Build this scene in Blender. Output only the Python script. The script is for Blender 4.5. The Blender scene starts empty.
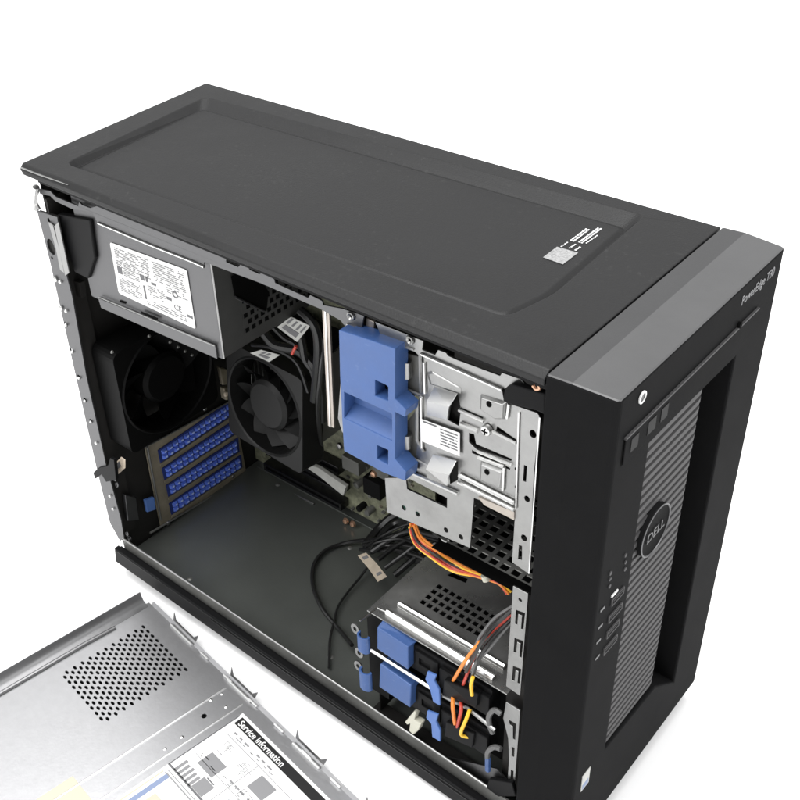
import bpy, bmesh, math, random
from mathutils import Vector, Matrix
from mathutils.geometry import tessellate_polygon
random.seed(7)
scene = bpy.context.scene
COL = scene.collection
V = Vector

# ------------------------------------------------------------------ materials
def mat(name, color, rough=0.5, metal=0.0, spec=0.5, bump=0.0, bscale=900, var=0.0, vscale=30, rvar=0.0, coat=0.0, stretch=None, dust=0.0, dcol=(0.25, 0.25, 0.24), dscale=260):
    m = bpy.data.materials.new(name); m.use_nodes = True
    nt = m.node_tree; b = nt.nodes['Principled BSDF']
    b.inputs['Base Color'].default_value = (*color, 1)
    b.inputs['Roughness'].default_value = rough
    b.inputs['Metallic'].default_value = metal
    b.inputs['Specular IOR Level'].default_value = spec
    b.inputs['Coat Weight'].default_value = coat
    tc = nt.nodes.new('ShaderNodeTexCoord')
    src = tc.outputs['Object']
    if stretch:
        mp = nt.nodes.new('ShaderNodeMapping'); mp.inputs['Scale'].default_value = stretch
        nt.links.new(src, mp.inputs['Vector']); src = mp.outputs['Vector']
    if bump:
        n = nt.nodes.new('ShaderNodeTexNoise'); n.inputs['Scale'].default_value = bscale; n.inputs['Detail'].default_value = 3
        nt.links.new(src, n.inputs['Vector'])
        bp = nt.nodes.new('ShaderNodeBump'); bp.inputs['Strength'].default_value = bump; bp.inputs['Distance'].default_value = 0.0004
        nt.links.new(n.outputs['Fac'], bp.inputs['Height']); nt.links.new(bp.outputs['Normal'], b.inputs['Normal'])
    if var or rvar:
        n2 = nt.nodes.new('ShaderNodeTexNoise'); n2.inputs['Scale'].default_value = vscale; n2.inputs['Detail'].default_value = 6; n2.inputs['Roughness'].default_value = 0.65
        nt.links.new(src, n2.inputs['Vector'])
        if var:
            mr = nt.nodes.new('ShaderNodeMapRange'); mr.inputs[1].default_value = 0.3; mr.inputs[2].default_value = 0.7
            mr.inputs[3].default_value = 1 - var; mr.inputs[4].default_value = 1 + var
            nt.links.new(n2.outputs['Fac'], mr.inputs[0])
            mx = nt.nodes.new('ShaderNodeVectorMath'); mx.operation = 'SCALE'; mx.inputs[0].default_value = color
            nt.links.new(mr.outputs[0], mx.inputs['Scale']); nt.links.new(mx.outputs[0], b.inputs['Base Color'])
        if rvar:
            m2 = nt.nodes.new('ShaderNodeMapRange'); m2.inputs[1].default_value = 0.3; m2.inputs[2].default_value = 0.7
            m2.inputs[3].default_value = max(0.02, rough - rvar); m2.inputs[4].default_value = rough + rvar
            nt.links.new(n2.outputs['Fac'], m2.inputs[0]); nt.links.new(m2.outputs[0], b.inputs['Roughness'])
    if dust:
        cur = b.inputs['Base Color'].links[0].from_socket if b.inputs['Base Color'].links else None
        n3 = nt.nodes.new('ShaderNodeTexNoise'); n3.inputs['Scale'].default_value = dscale; n3.inputs['Detail'].default_value = 4
        n4 = nt.nodes.new('ShaderNodeTexNoise'); n4.inputs['Scale'].default_value = 16; n4.inputs['Detail'].default_value = 3
        nt.links.new(src, n3.inputs['Vector']); nt.links.new(src, n4.inputs['Vector'])
        ad = nt.nodes.new('ShaderNodeMath'); ad.operation = 'MULTIPLY_ADD'; ad.inputs[1].default_value = 0.45
        nt.links.new(n4.outputs['Fac'], ad.inputs[0]); nt.links.new(n3.outputs['Fac'], ad.inputs[2])
        m3 = nt.nodes.new('ShaderNodeMapRange'); m3.inputs[1].default_value = 0.86; m3.inputs[2].default_value = 1.02; m3.inputs[3].default_value = 0; m3.inputs[4].default_value = dust
        nt.links.new(ad.outputs[0], m3.inputs[0])
        mi = nt.nodes.new('ShaderNodeMix'); mi.data_type = 'RGBA'
        nt.links.new(m3.outputs[0], mi.inputs[0])
        if cur: nt.links.new(cur, mi.inputs[6])
        else: mi.inputs[6].default_value = (*color, 1)
        mi.inputs[7].default_value = (*dcol, 1)
        nt.links.new(mi.outputs[2], b.inputs['Base Color'])
    return m

M = {}
M['cover'] = mat('cover_paint', (0.0115, 0.0115, 0.0118), 0.46, 0, 0.25, 0.35, 1100, 0.16, 12, 0.10, dust=0.045)
M['bezel'] = mat('bezel_plastic', (0.0100, 0.0100, 0.0103), 0.55, 0, 0.01, 0.2, 1800, 0.06, 40, 0.03)
M['bezel_lit'] = mat('bezel_lit_plastic', (0.060, 0.060, 0.061), 0.38, 0, 0.5, 0.15, 1800, 0.05, 40, 0.03)  # bezel plastic with light on its top slope painted in; port marks share it
M['bezel_half_lit'] = mat('bezel_half_lit_plastic', (0.034, 0.034, 0.035), 0.4, 0, 0.45, 0.15, 1800, 0.05, 40, 0.03)  # same plastic, less light painted in, for the flat top; badge letters share it
M['louvre'] = mat('louvre_plastic', (0.062, 0.061, 0.062), 0.5, 0, 0.08, 0.1, 1500)
M['black'] = mat('black_plastic', (0.0060, 0.0060, 0.0064), 0.45, 0, 0.08, 0.1, 900)
M['cooler'] = mat('cooler_plastic', (0.009, 0.009, 0.009), 0.5, 0, 0.25)
M['button'] = mat('button_plastic', (0.022, 0.022, 0.022), 0.5, 0, 0.05)
M['void'] = mat('matt_black', (0.003, 0.003, 0.003), 0.9, 0, 0.05)
M['gloss'] = mat('gloss_black', (0.006, 0.006, 0.007), 0.2, 0, 0.5)
M['steel'] = mat('zinc_steel', (0.30, 0.30, 0.296), 0.38, 1, 0.5, 0.25, 220, 0.14, 70, 0.10)
M['steel_bright'] = mat('bright_steel', (0.66, 0.66, 0.65), 0.28, 1, 0.5, 0.05, 300)
M['steel_psu'] = mat('supply_steel', (0.135, 0.135, 0.138), 0.45, 1, 0.5, 0.1, 500, 0.08, 40, 0.05)
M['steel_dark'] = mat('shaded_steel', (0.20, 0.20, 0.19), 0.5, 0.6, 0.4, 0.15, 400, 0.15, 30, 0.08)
M['floor'] = mat('case_floor_steel', (0.16, 0.17, 0.158), 0.33, 0.65, 0.4, 0.2, 500, 0.08, 14, 0.05, dust=0.06, dcol=(0.2, 0.2, 0.18))
M['psu_end'] = mat('supply_end_steel', (0.075, 0.075, 0.072), 0.5, 0.4, 0.4, 0.15, 400, 0.1, 40)
M['sticker_grey'] = mat('grey_sticker', (0.24, 0.24, 0.24), 0.5, 0, 0.3, 0.3, 900, 0.35, 700)
M['cage_top'] = mat('cage_top_steel', (0.46, 0.46, 0.45), 0.28, 0.85, 0.5, 0.15, 400, 0.25, 22, 0.1, dust=0.2, dcol=(0.3, 0.28, 0.25))
M['inner'] = mat('inner_black_steel', (0.016, 0.015, 0.014), 0.6, 0.2, 0.3, 0.1, 500, 0.2, 30)
M['brown'] = mat('inner_brown_steel', (0.30, 0.265, 0.20), 0.5, 0.4, 0.4, 0.15, 300, 0.25, 50)
M['panel'] = mat('panel_galvanised', (0.54, 0.54, 0.55), 0.38, 1, 0.5, 0.12, 420, 0.04, 160, 0.0)
M['panel_edge'] = mat('panel_flange_steel', (0.17, 0.17, 0.172), 0.38, 1, 0.5, 0.1, 250, 0.12, 30, 0.08)
M['blue'] = mat('blue_plastic', (0.042, 0.094, 0.255), 0.40, 0, 0.45, 0.15, 700, 0.10, 35, 0.10, dust=0.25, dcol=(0.2, 0.26, 0.4))
M['blue_light'] = mat('light_blue_plastic', (0.075, 0.155, 0.40), 0.4, 0, 0.45, 0.08, 900)
M['blue_slot'] = mat('slot_blue_plastic', (0.12, 0.21, 0.78), 0.25, 0, 0.9)
M['slot_base'] = mat('slot_base_plastic', (0.02, 0.035, 0.16), 0.5, 0, 0.3)
M['blue_tip'] = mat('stud_tip_plastic', (0.45, 0.58, 0.95), 0.3, 0, 0.8)
M['fan_black'] = mat('fan_black', (0.003, 0.003, 0.003), 0.5, 0, 0.08)
M['pcb'] = mat('circuit_board', (0.19, 0.195, 0.135), 0.45, 0, 0.5, 0.5, 700, 0.6, 160)
M['pcb_green'] = mat('circuit_green', (0.02, 0.085, 0.06), 0.4, 0, 0.5, 0.3, 700, 0.4, 160)
M['paper'] = mat('white_paper', (0.70, 0.70, 0.69), 0.6, 0, 0.3, 0.1, 300, 0.04, 60)
M['paper_dim'] = mat('worn_paper', (0.42, 0.42, 0.40), 0.6, 0, 0.3, 0.1, 300, 0.1, 120)
M['cream'] = mat('cream_paper', (0.62, 0.53, 0.42), 0.6, 0, 0.3, 0.1, 300, 0.1, 120)
M['ink'] = mat('grey_ink', (0.13, 0.13, 0.135), 0.6, 0, 0.2)
M['ink_light'] = mat('light_grey_ink', (0.22, 0.22, 0.225), 0.6, 0, 0.2)
M['ink_black'] = mat('black_ink', (0.012, 0.012, 0.012), 0.5, 0, 0.3)
M['ink_blue'] = mat('blue_ink', (0.20, 0.245, 0.36), 0.6, 0, 0.2)
M['ink_yellow'] = mat('yellow_ink', (0.46, 0.44, 0.35), 0.6, 0, 0.2)
M['ink_white'] = mat('white_ink', (0.55, 0.55, 0.55), 0.5, 0, 0.3)
M['cream_plastic'] = mat('cream_plastic', (0.55, 0.54, 0.45), 0.4, 0, 0.5)
M['orange'] = mat('orange_wire', (0.75, 0.23, 0.03), 0.4, 0, 0.5)
M['red'] = mat('red_wire', (0.50, 0.05, 0.03), 0.4, 0, 0.5)
M['yellow'] = mat('yellow_wire', (0.85, 0.50, 0.03), 0.4, 0, 0.5)
M['greywire'] = mat('grey_wire', (0.10, 0.10, 0.10), 0.4, 0, 0.5)
M['blackwire'] = mat('black_wire', (0.010, 0.010, 0.010), 0.35, 0, 0.5)
M['copper'] = mat('copper_tint', (0.55, 0.33, 0.22), 0.35, 0.8, 0.5)
M['tan'] = mat('tan_steel', (0.40, 0.36, 0.32), 0.4, 0.8, 0.5, 0.1, 400, 0.1, 80)
M['ground'] = mat('white_table', (0.93, 0.93, 0.93), 0.8, 0, 0.1)

# ------------------------------------------------------------------ mesh helper
class MB:
    def __init__(s): s.v = []; s.f = []
    def add(s, vs, fs):
        o = len(s.v); s.v += [tuple(v) for v in vs]; s.f += [tuple(i + o for i in f) for f in fs]; return s
    def box(s, x0, x1, y0, y1, z0, z1):
        vs = [(x, y, z) for z in (z0, z1) for y in (y0, y1) for x in (x0, x1)]
        return s.add(vs, [(0, 2, 3, 1), (4, 5, 7, 6), (0, 1, 5, 4), (2, 6, 7, 3), (0, 4, 6, 2), (1, 3, 7, 5)])
    def obox(s, c, ax, ay, az):               # centre and three half-axis vectors
        c, ax, ay, az = map(V, (c, ax, ay, az))
        vs = [c + ax * i + ay * j + az * k for k in (-1, 1) for j in (-1, 1) for i in (-1, 1)]
        return s.add(vs, [(0, 2, 3, 1), (4, 5, 7, 6), (0, 1, 5, 4), (2, 6, 7, 3), (0, 4, 6, 2), (1, 3, 7, 5)])
    def prism(s, pts, vec, holes=()):         # polygon (with holes) given by 3D points, extruded by vec
        loops = [[V(p) for p in pts]] + [[V(p) for p in h] for h in holes]
        vec = V(vec); flat = [p for l in loops for p in l]; n = len(flat)
        tris = tessellate_polygon(loops) if (holes or len(pts) > 4) else [tuple(range(len(pts)))]
        fs = [tuple(t) for t in tris] + [tuple(i + n for i in reversed(t)) for t in tris]
        k = 0
        for l in loops:
            m = len(l)
            for i in range(m):
                a, b = k + i, k + (i + 1) % m
                fs.append((a, b, b + n, a + n))
            k += m
        return s.add(flat + [p + vec for p in flat], fs)
    def tube(s, path, r, n=8, cap=True, flat=None):
        P = [V(p) for p in path]; rings = []; up = None
        for i, p in enumerate(P):
            d = (P[min(i + 1, len(P) - 1)] - P[max(i - 1, 0)]).normalized()
            if up is None: up = V((0, 0, 1)) if abs(d.z) < 0.9 else V((1, 0, 0))
            a = (up - d * up.dot(d)).normalized(); b = d.cross(a); up = a
            rr = r[i] if isinstance(r, (list, tuple)) else r
            rings.append([p + a * math.cos(t) * rr + b * math.sin(t) * rr * (flat or 1) for t in [2 * math.pi * k / n for k in range(n)]])
        vs = [v for q in rings for v in q]; fs = []
        for i in range(len(P) - 1):
            for k in range(n):
                a = i * n + k; b = i * n + (k + 1) % n
                fs.append((a, b, b + n, a + n))
        if cap: fs += [tuple(reversed(range(n))), tuple(range(len(vs) - n, len(vs)))]
        return s.add(vs, fs)
    def cyl(s, p0, p1, r, n=20, r1=None): return s.tube([p0, p1], [r, r if r1 is None else r1], n)
    def lathe(s, c, axis, prof, n=40):        # prof: (radius, height along axis)
        c = V(c); d = V(axis).normalized(); up = V((0, 0, 1)) if abs(d.z) < 0.9 else V((1, 0, 0))
        a = (up - d * up.dot(d)).normalized(); b = d.cross(a); vs = []; fs = []
        for r, h in prof:
            vs += [c + d * h + (a * math.cos(2 * math.pi * k / n) + b * math.sin(2 * math.pi * k / n)) * r for k in range(n)]
        for i in range(len(prof) - 1):
            for k in range(n):
                q = i * n + k; w = i * n + (k + 1) % n; fs.append((q, w, w + n, q + n))
        return s.add(vs, fs)
    def perf(s, o, ux, uy, nx, ny, hole, vec, m=8, stagger=False, rnd=True):
        # sheet o..o+ux..o+uy divided into nx*ny cells, each with one hole; vec = thickness
        o, ux, uy, vec = map(V, (o, ux, uy, vec)); cx = ux / nx; cy = uy / ny
        for j in range(ny):
            sh = 0.5 if (stagger and j % 2) else 0.0
            n_ = nx - 1 if sh else nx
            if sh:
                for e in (0, nx - 0.5):
                    a = o + cy * j + cx * e
                    s.prism([a, a + cx * 0.5, a + cx * 0.5 + cy, a + cy], vec)
            for i in range(n_):
                a = o + cy * j + cx * (i + sh)
                if rnd:
                    out = [a, a + cx * .5, a + cx, a + cx + cy * .5, a + cx + cy, a + cx * .5 + cy, a + cy, a + cy * .5]
                    c = a + cx * .5 + cy * .5
                    inn = [c + (cx * math.cos(t) + cy * math.sin(t)) * hole * .5 for t in [math.pi * (1.25 + .25 * k) for k in range(8)]]
                else:
                    out = [a, a + cx, a + cx + cy, a + cy]; g = (1 - hole) / 2
                    inn = [a + cx * g + cy * g, a + cx * (1 - g) + cy * g, a + cx * (1 - g) + cy * (1 - g), a + cx * g + cy * (1 - g)]
                k = len(out); vs = out + inn + [p + vec for p in inn]
                fs = [(q, (q + 1) % k, k + (q + 1) % k, k + q) for q in range(k)] + [(k + q, k + (q + 1) % k, 2 * k + (q + 1) % k, 2 * k + q) for q in range(k)]
                s.add(vs, fs)
        return s
    def build(s, name, m, parent=None, bevel=0, smooth=False, seg=2, ang=35):
        me = bpy.data.meshes.new(name); me.from_pydata(s.v, [], s.f); me.validate(); me.update()
        bm = bmesh.new(); bm.from_mesh(me)
        bmesh.ops.remove_doubles(bm, verts=bm.verts, dist=1e-6)
        bmesh.ops.recalc_face_normals(bm, faces=bm.faces)
        bm.to_mesh(me); bm.free()
        mats = m if isinstance(m, (list, tuple)) else [m]
        for q in mats: me.materials.append(M[q])
        if smooth:
            for p in me.polygons: p.use_smooth = True
            try: me.set_sharp_from_angle(angle=math.radians(40))
            except Exception: pass
        o = bpy.data.objects.new(name, me); COL.objects.link(o); o.parent = parent
        if bevel:
            b = o.modifiers.new('bevel', 'BEVEL'); b.width = bevel; b.segments = seg; b.limit_method = 'ANGLE'; b.angle_limit = math.radians(ang)
            b.harden_normals = False
        return o

def thing(name, label, cat, loc=(0, 0, 0), group=None):
    # every part below is modelled in world coordinates: the Empty sits at the origin of the case
    o = bpy.data.objects.new(name, None); COL.objects.link(o); o.empty_display_size = 0.02
    o['label'] = label; o['category'] = cat
    if group: o['group'] = group
    return o
def tag(o, label, cat, group=None):
    o['label'] = label; o['category'] = cat
    if group: o['group'] = group
    return o
def part_label(o, l): o['label'] = l; return o

def text(body, name, size, origin, xd, yd, m, parent, ext=0.00012, align='LEFT', bold=0.0, sx=1.0):
    cu = bpy.data.curves.new(name, 'FONT'); cu.body = body; cu.size = size; cu.extrude = ext; cu.align_x = align; cu.offset = bold
    tmp = bpy.data.objects.new('tmp', cu); COL.objects.link(tmp)
    dg = bpy.context.evaluated_depsgraph_get(); dg.update()
    me = bpy.data.meshes.new_from_object(tmp.evaluated_get(dg)); bpy.data.objects.remove(tmp)
    xd = V(xd).normalized(); yd = V(yd); yd = (yd - xd * yd.dot(xd)).normalized(); zd = xd.cross(yd)
    mt = Matrix((( xd.x * sx, yd.x, zd.x, origin[0]), (xd.y * sx, yd.y, zd.y, origin[1]), (xd.z * sx, yd.z, zd.z, origin[2]), (0, 0, 0, 1)))
    me.transform(mt); me.materials.clear(); me.materials.append(M[m])
    o = bpy.data.objects.new(name, me); COL.objects.link(o); o.parent = parent
    return o

def rect_on(o, ux, uy, a0, a1, b0, b1):
    o, ux, uy = V(o), V(ux), V(uy)
    return [o + ux * a0 + uy * b0, o + ux * a1 + uy * b0, o + ux * a1 + uy * b1, o + ux * a0 + uy * b1]
def bilin(q, a, b):
    q = [V(p) for p in q]
    return q[0] * (1 - a) * (1 - b) + q[1] * a * (1 - b) + q[2] * a * b + q[3] * (1 - a) * b
def qrect(q, a0, a1, b0, b1, lift):
    lift = V(lift)
    return [bilin(q, a0, b0) + lift, bilin(q, a1, b0) + lift, bilin(q, a1, b1) + lift, bilin(q, a0, b1) + lift]
def spline(pts, n=8):
    P = [V(p) for p in pts]; out = []
    for i in range(len(P) - 1):
        p0 = P[max(i - 1, 0)]; p1 = P[i]; p2 = P[i + 1]; p3 = P[min(i + 2, len(P) - 1)]
        for k in range(n):
            t = k / n
            out.append(0.5 * ((2 * p1) + (p2 - p0) * t + (2 * p0 - 5 * p1 + 4 * p2 - p3) * t * t + (3 * p1 - p0 - 3 * p2 + p3) * t ** 3))
    out.append(P[-1]); return out
def rounded(pts, r, n=6):
    P = [V(p) for p in pts]; out = []; m = len(P)
    for i in range(m):
        p, a, b = P[i], P[i - 1], P[(i + 1) % m]
        da = (a - p).normalized(); db = (b - p).normalized(); s = p + da * r; e = p + db * r
        for k in range(n + 1):
            t = k / n; out.append(s * (1 - t) ** 2 + p * 2 * t * (1 - t) + e * t * t)
    return out
def circ(c, r, u=(1, 0, 0), w=(0, 0, 1), n=16, sy=1.0):
    c, u, w = V(c), V(u), V(w)
    return [c + u * r * math.cos(2 * math.pi * k / n) + w * r * sy * math.sin(2 * math.pi * k / n) for k in range(n)]
def xz(y, *pts): return [(a, y, b) for a, b in pts]
def rxz(y, x0, x1, z0, z1): return [(x0, y, z0), (x1, y, z0), (x1, y, z1), (x0, y, z1)]

# ------------------------------------------------------------------ ground
g = MB(); g.add([(-6, -6, -0.0102), (7, -6, -0.0102), (7, 6, -0.0102), (-6, 6, -0.0102)], [(0, 1, 2, 3)])
g = g.build('ground', 'ground'); g['kind'] = 'structure'

# ================================================================== THE CASE
case = thing('computer_case', 'black desktop tower case standing upright with its near side open', 'computer case')
ZT = 0.3612
# --- top cover with a pressed recess
outer = [(-0.0007, -0.0010, ZT), (-0.0097, 0.1716, ZT), (0.4003, 0.1742, ZT), (0.4003, 0.0005, ZT)]
r0 = rounded([(0.0237, 0.0150, ZT), (0.0115, 0.1510, ZT), (0.3605, 0.1630, ZT), (0.3660, 0.0600, ZT), (0.3590, 0.0265, ZT)], 0.007)
zi = ZT - 0.0050
r1 = rounded([(0.0265, 0.0180, zi), (0.0190, 0.1410, zi), (0.3572, 0.1510, zi), (0.3625, 0.0605, zi), (0.3560, 0.0292, zi)], 0.0055)
b = MB()
tris = tessellate_polygon([[V(p) for p in outer], r0]); b.add(outer + r0, tris)
n = len(r0); b.add(r0 + r1, [(i, (i + 1) % n, n + (i + 1) % n, n + i) for i in range(n)]); 
r2 = rounded([(0.0305, 0.0220, zi), (0.0225, 0.1375, zi), (0.3540, 0.1475, zi), (0.3588, 0.0610, zi), (0.3530, 0.0330, zi)], 0.005)
r2 = [(p[0], p[1], zi + .0017) for p in r2]
b.add(r1 + r2, [(i, (i + 1) % n, n + (i + 1) % n, n + i) for i in range(n)]); b.add(r2, [tuple(range(n))])
lo = [(-0.0009, -0.0040, ZT - 0.0030), (-0.0115, 0.1735, ZT - 0.0030), (0.4003, 0.1760, ZT - 0.0030), (0.4003, -0.0035, ZT - 0.0035)]
lo2 = [(p[0], p[1], ZT - 0.0072) for p in lo]
lo2[0] = (-0.0009 + 0.003, -0.0040, ZT - 0.0068)
for A, B in ((outer, lo), (lo, lo2)): b.add(A + B, [(i, (i + 1) % 4, 4 + (i + 1) % 4, 4 + i) for i in range(4)])
b.add(lo2, [(0, 1, 2, 3)])
cover = b.build('top_cover', 'cover', case, bevel=0.0009, seg=3, ang=12)
MB().box(0.012, 0.3995, -0.0005, 0.0062, 0.3505, 0.3539).build('under_shade', 'black', cover)  # black strip painting in the shade beneath the cover edge
# thin steel tube as a painted highlight on the cover's rear near edge
MB().tube([(0.001, -0.0036, ZT - 0.0020), (0.02, -0.0035, ZT - 0.0019), (0.05, -0.0030, ZT - 0.0014)], [0.0006, 0.0006, 0.0002], 6).build('edge_highlight', 'steel', cover)

# sticker on the recess floor
z_s = zi + 0.0019
sq = [(0.3381, 0.0929, 0.3581), (0.3378, 0.1074, 0.3581), (0.3505, 0.1082, 0.3581), (0.3507, 0.0926, 0.3581)]
stk = MB().prism(sq, (0, 0, 0.0002)).build('square_sticker', 'sticker_grey', cover)
part_label(stk, 'small white square sticker near the front of the top cover')
xs = (V(sq[1]) - V(sq[0])).normalized(); ys = (V(sq[0]) - V(sq[3])).normalized()
bars = MB()
for (u0, w0, u1, w1, th) in ((558, 247, 567, 241, 1.6), (571, 241, 589, 227.5, 3.2), (578, 243.5, 600, 228, 3.0), (584, 244, 599, 234, 1.6), (566, 247.5, 576, 243, 2.0), (572, 251, 582, 246, 2.0)):
    pass
def bar3(a, c, w, z): 
    a, c = V(a), V(c); d = (c - a).normalized(); nn = V((-d.y, d.x, 0)) * w * .5
    return [a - nn, c - nn, c + nn, a + nn]
for a, c, w in (((0.3395, 0.1087, 0.3581), (0.3395, 0.1159, 0.3581), .0012), ((0.3407, 0.1181, 0.3581), (0.3404, 0.1356, 0.3581), .0026), ((0.3454, 0.1187, 0.3581), (0.3452, 0.1405, 0.3581), .0026), ((0.3483, 0.1201, 0.3581), (0.3485, 0.1325, 0.3581), .0011), ((0.3439, 0.1097, 0.3581), (0.3443, 0.1164, 0.3581), .0014), ((0.3477, 0.1097, 0.3581), (0.3479, 0.1155, 0.3581), .0016)):
    a_, c_ = V(a), V(c); n_ = max(3, int((c_ - a_).length / .0016)); nr = 2 if w > .002 else 1
    nn = V((-(c_ - a_).y, (c_ - a_).x, 0)).normalized()
    for rr__ in range(nr):
        o_ = nn * ((rr__ - .5) * w * .62 if nr == 2 else 0)
        for i in range(n_):
            t0, t1 = (i + random.uniform(.0, .15)) / n_, (i + random.uniform(.65, .95)) / n_
            bars.prism(bar3(a_.lerp(c_, t0) + o_, a_.lerp(c_, t1) + o_, w * (.42 if nr == 2 else .7), 0), (0, 0, 0.0001))
part_label(bars.build('printed_text', 'ink_white', cover), 'small rows of white lettering beside the square sticker')

# --- bezel
b = MB()
plan = [(0.4012, -0.0044), (0.4140, -0.0036), (0.4350, -0.0006), (0.4367, 0.0012), (0.4367, 0.1745), (0.4350, 0.1762), (0.4140, 0.1762), (0.4012, 0.1750)]
def prof(x): return ZT + 0.0002 if x <= 0.414 else ZT - (x - 0.414) * 0.085
top = [(x, y, prof(x)) for x, y in plan]
# front opening for the recessed louvre field
FY0, FY1, FZ0, FZ1 = 0.0370, 0.1311, 0.0480, 0.3125
XF = 0.4367
def side_z(p, z): return (p[0], p[1], z)
zc = 0.011; zb = -0.0095
low = [(x, y, zc) for x, y in plan]
bot = [(min(x, 0.4262), y, zb) for x, y in plan]
k = len(plan)
b.add(top, [(0, 1, 6, 7), (1, 2, 5, 6), (2, 3, 4, 5)])
b.add(top + low, [(i, (i + 1) % k, k + (i + 1) % k, k + i) for i in range(k) if i != 3])
b.add(low + bot, [(i, (i + 1) % k, k + (i + 1) % k, k + i) for i in range(k)])
b.add(bot, [tuple(range(k))])
ff = [top[3], top[4], low[4], low[3]]
DX0 = 0.4245
YM = 0.0990
hole = [(XF, FY0, .0785), (XF, YM + .001, .0745), (XF, FY1 + .002, FZ0), (XF, FY1, FZ1), (XF, FY0, FZ1 + 0.001)]
tr = tessellate_polygon([[V(p) for p in ff], [V(p) for p in hole]]); b.add(ff + hole, tr)
inn = [(XF - .016, p[1], p[2]) for p in hole]
b.add(hole + inn, [(i, (i + 1) % 5, 5 + (i + 1) % 5, 5 + i) for i in range(5)]); b.add(inn, [tuple(range(5))])
bezel = b.build('front_bezel', ['bezel', 'bezel_lit', 'bezel_half_lit'], case, bevel=0.0012, seg=2, ang=30)
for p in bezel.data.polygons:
    if p.normal.z > 0.9 and p.center.z > 0.3: p.material_index = 2 if p.center.x < 0.414 else 1  # top light put into the colour: paler slope, darker flat strip
# thin joint between the cover and the bezel
# louvres: backing plus ribs lying in the slanting field
def sec(y, out=0.0):      # section of the louvre field: flat, then curling inwards into the dark groove
    if y <= YM - .004: return V((XF - .0016 + out, y, 0))
    t = (y - YM + .004) / .014
    return V((XF - .0016 + out - .0125 * t * t, y, 0))
ys_ = [FY0 + .0004, .060, .080, YM - .004, YM - .001, YM + .002, YM + .005, YM + .008, YM + .010]
def tri_strip(z0, z1, out, mb_):
    vs = []
    for y in ys_:
        for z in (z0, z1): p = sec(y, out); vs.append(V((p.x, p.y, z)))
    mb_.add(vs, [(2 * i, 2 * i + 2, 2 * i + 3, 2 * i + 1) for i in range(len(ys_) - 1)])
gr = MB(); tri_strip(.0760, FZ1 + .002, -.0016, gr)
grille = gr.build('grille_field', 'void', bezel)
lv = MB(); NL = 38; pitch = (FZ1 - .0785) / NL
for i in range(NL):
    z0 = .0785 + (i + .16) * pitch; z1 = z0 + pitch * .66; vs = []
    for y in ys_:
        for z, o_ in ((z0, -.0015), (z0 + .0004, 0), (z1 - .0004, 0), (z1, -.0015)):
            p = sec(y, o_); vs.append(V((p.x, p.y, z)))
    m_ = len(ys_)
    lv.add(vs, [(4 * a + c, 4 * a + 4 + c, 4 * a + 5 + c, 4 * a + 1 + c) for a in range(m_ - 1) for c in range(3)] + [(0, 1, 2, 3), (4 * m_ - 4, 4 * m_ - 3, 4 * m_ - 2, 4 * m_ - 1)])
louv = lv.build('louvre_slats', 'louvre', grille)
# round badge
bc = V((0.4372, 0.0586, 0.2415)); 
bd = MB().lathe(bc, (1, 0, 0), [(0.0001, -0.008), (0.0158, -0.008), (0.0158, -0.0002), (0.0152, 0.0006), (0.0140, 0.0002), (0.0001, 0.0002)], 64).build('round_badge', 'bezel', bezel, smooth=True)
MB().lathe(bc, (1, 0, 0), [(0.0157, 0.0000), (0.0159, 0.0007), (0.0152, 0.0010), (0.0148, 0.0004)], 64).build('badge_ring', 'steel_psu', bd, smooth=True)
text('DELL', 'badge_lettering', 0.0088, (bc.x + 0.0005, bc.y - 0.0002, bc.z - 0.0030), (0, 1, 0), (0, 0, 1), 'bezel_half_lit', bd, 0.0003, 'CENTER', 0.0001)
# product lettering at the top of the bezel
text('PowerEdge T30', 'model_lettering', 0.0078, (0.4369, 0.1248, 0.3476), (0, 1, 0), (0, 0, 1), 'ink_light', bezel, 0.0001, 'LEFT', 0.0, 0.80)
# optical drive door strip
d0, d1, dz0, dz1 = 0.0085, 0.1505, 0.3185, 0.3335
dr = MB()
dr.box(XF + 0.0001, XF + 0.0009, d0, d1, dz0, dz1)
door = dr.build('drive_door', 'bezel', bezel, bevel=0.0004)
MB().box(XF + 0.00005, XF + 0.0013, d0 - .0006, d1, dz1 + .0001, dz1 + 0.0011).build('door_lip', 'louvre', door)
MB().box(XF - 0.0002, XF + 0.00008, d0 - 0.0012, d0 - .0001, dz0 - 0.0008, dz1).box(XF - 0.0002, XF + 0.00008, d0, d1, dz0 - 0.0009, dz0 - .0001).build('door_gap', 'void', door)
dd = MB()
for y0, y1 in ((0.014, 0.021), (0.030, 0.038), (0.043, 0.050)): dd.box(XF + .0009, XF + .0012, y0, y1, dz0 + .004, dz1 - .003)
dd.build('drive_buttons', 'button', door, bevel=.0003)
MB().cyl((XF, 0.1265, 0.3355), (XF + .0015, 0.1265, 0.3355), 0.0018, 16).build('eject_hole', 'void', door)
# power button
pb = V((0.4369, 0.0207, 0.3502))
MB().cyl(pb, pb + V((0.0003, 0, 0)), 0.0030, 28).build('power_button', 'gloss', bezel, smooth=True)
MB().lathe(pb, (1, 0, 0), [(0.0033, 0), (0.0033, .0006), (0.0023, .0007), (0.0023, 0)], 32).build('power_ring', 'paper', bezel, smooth=True)
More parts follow.
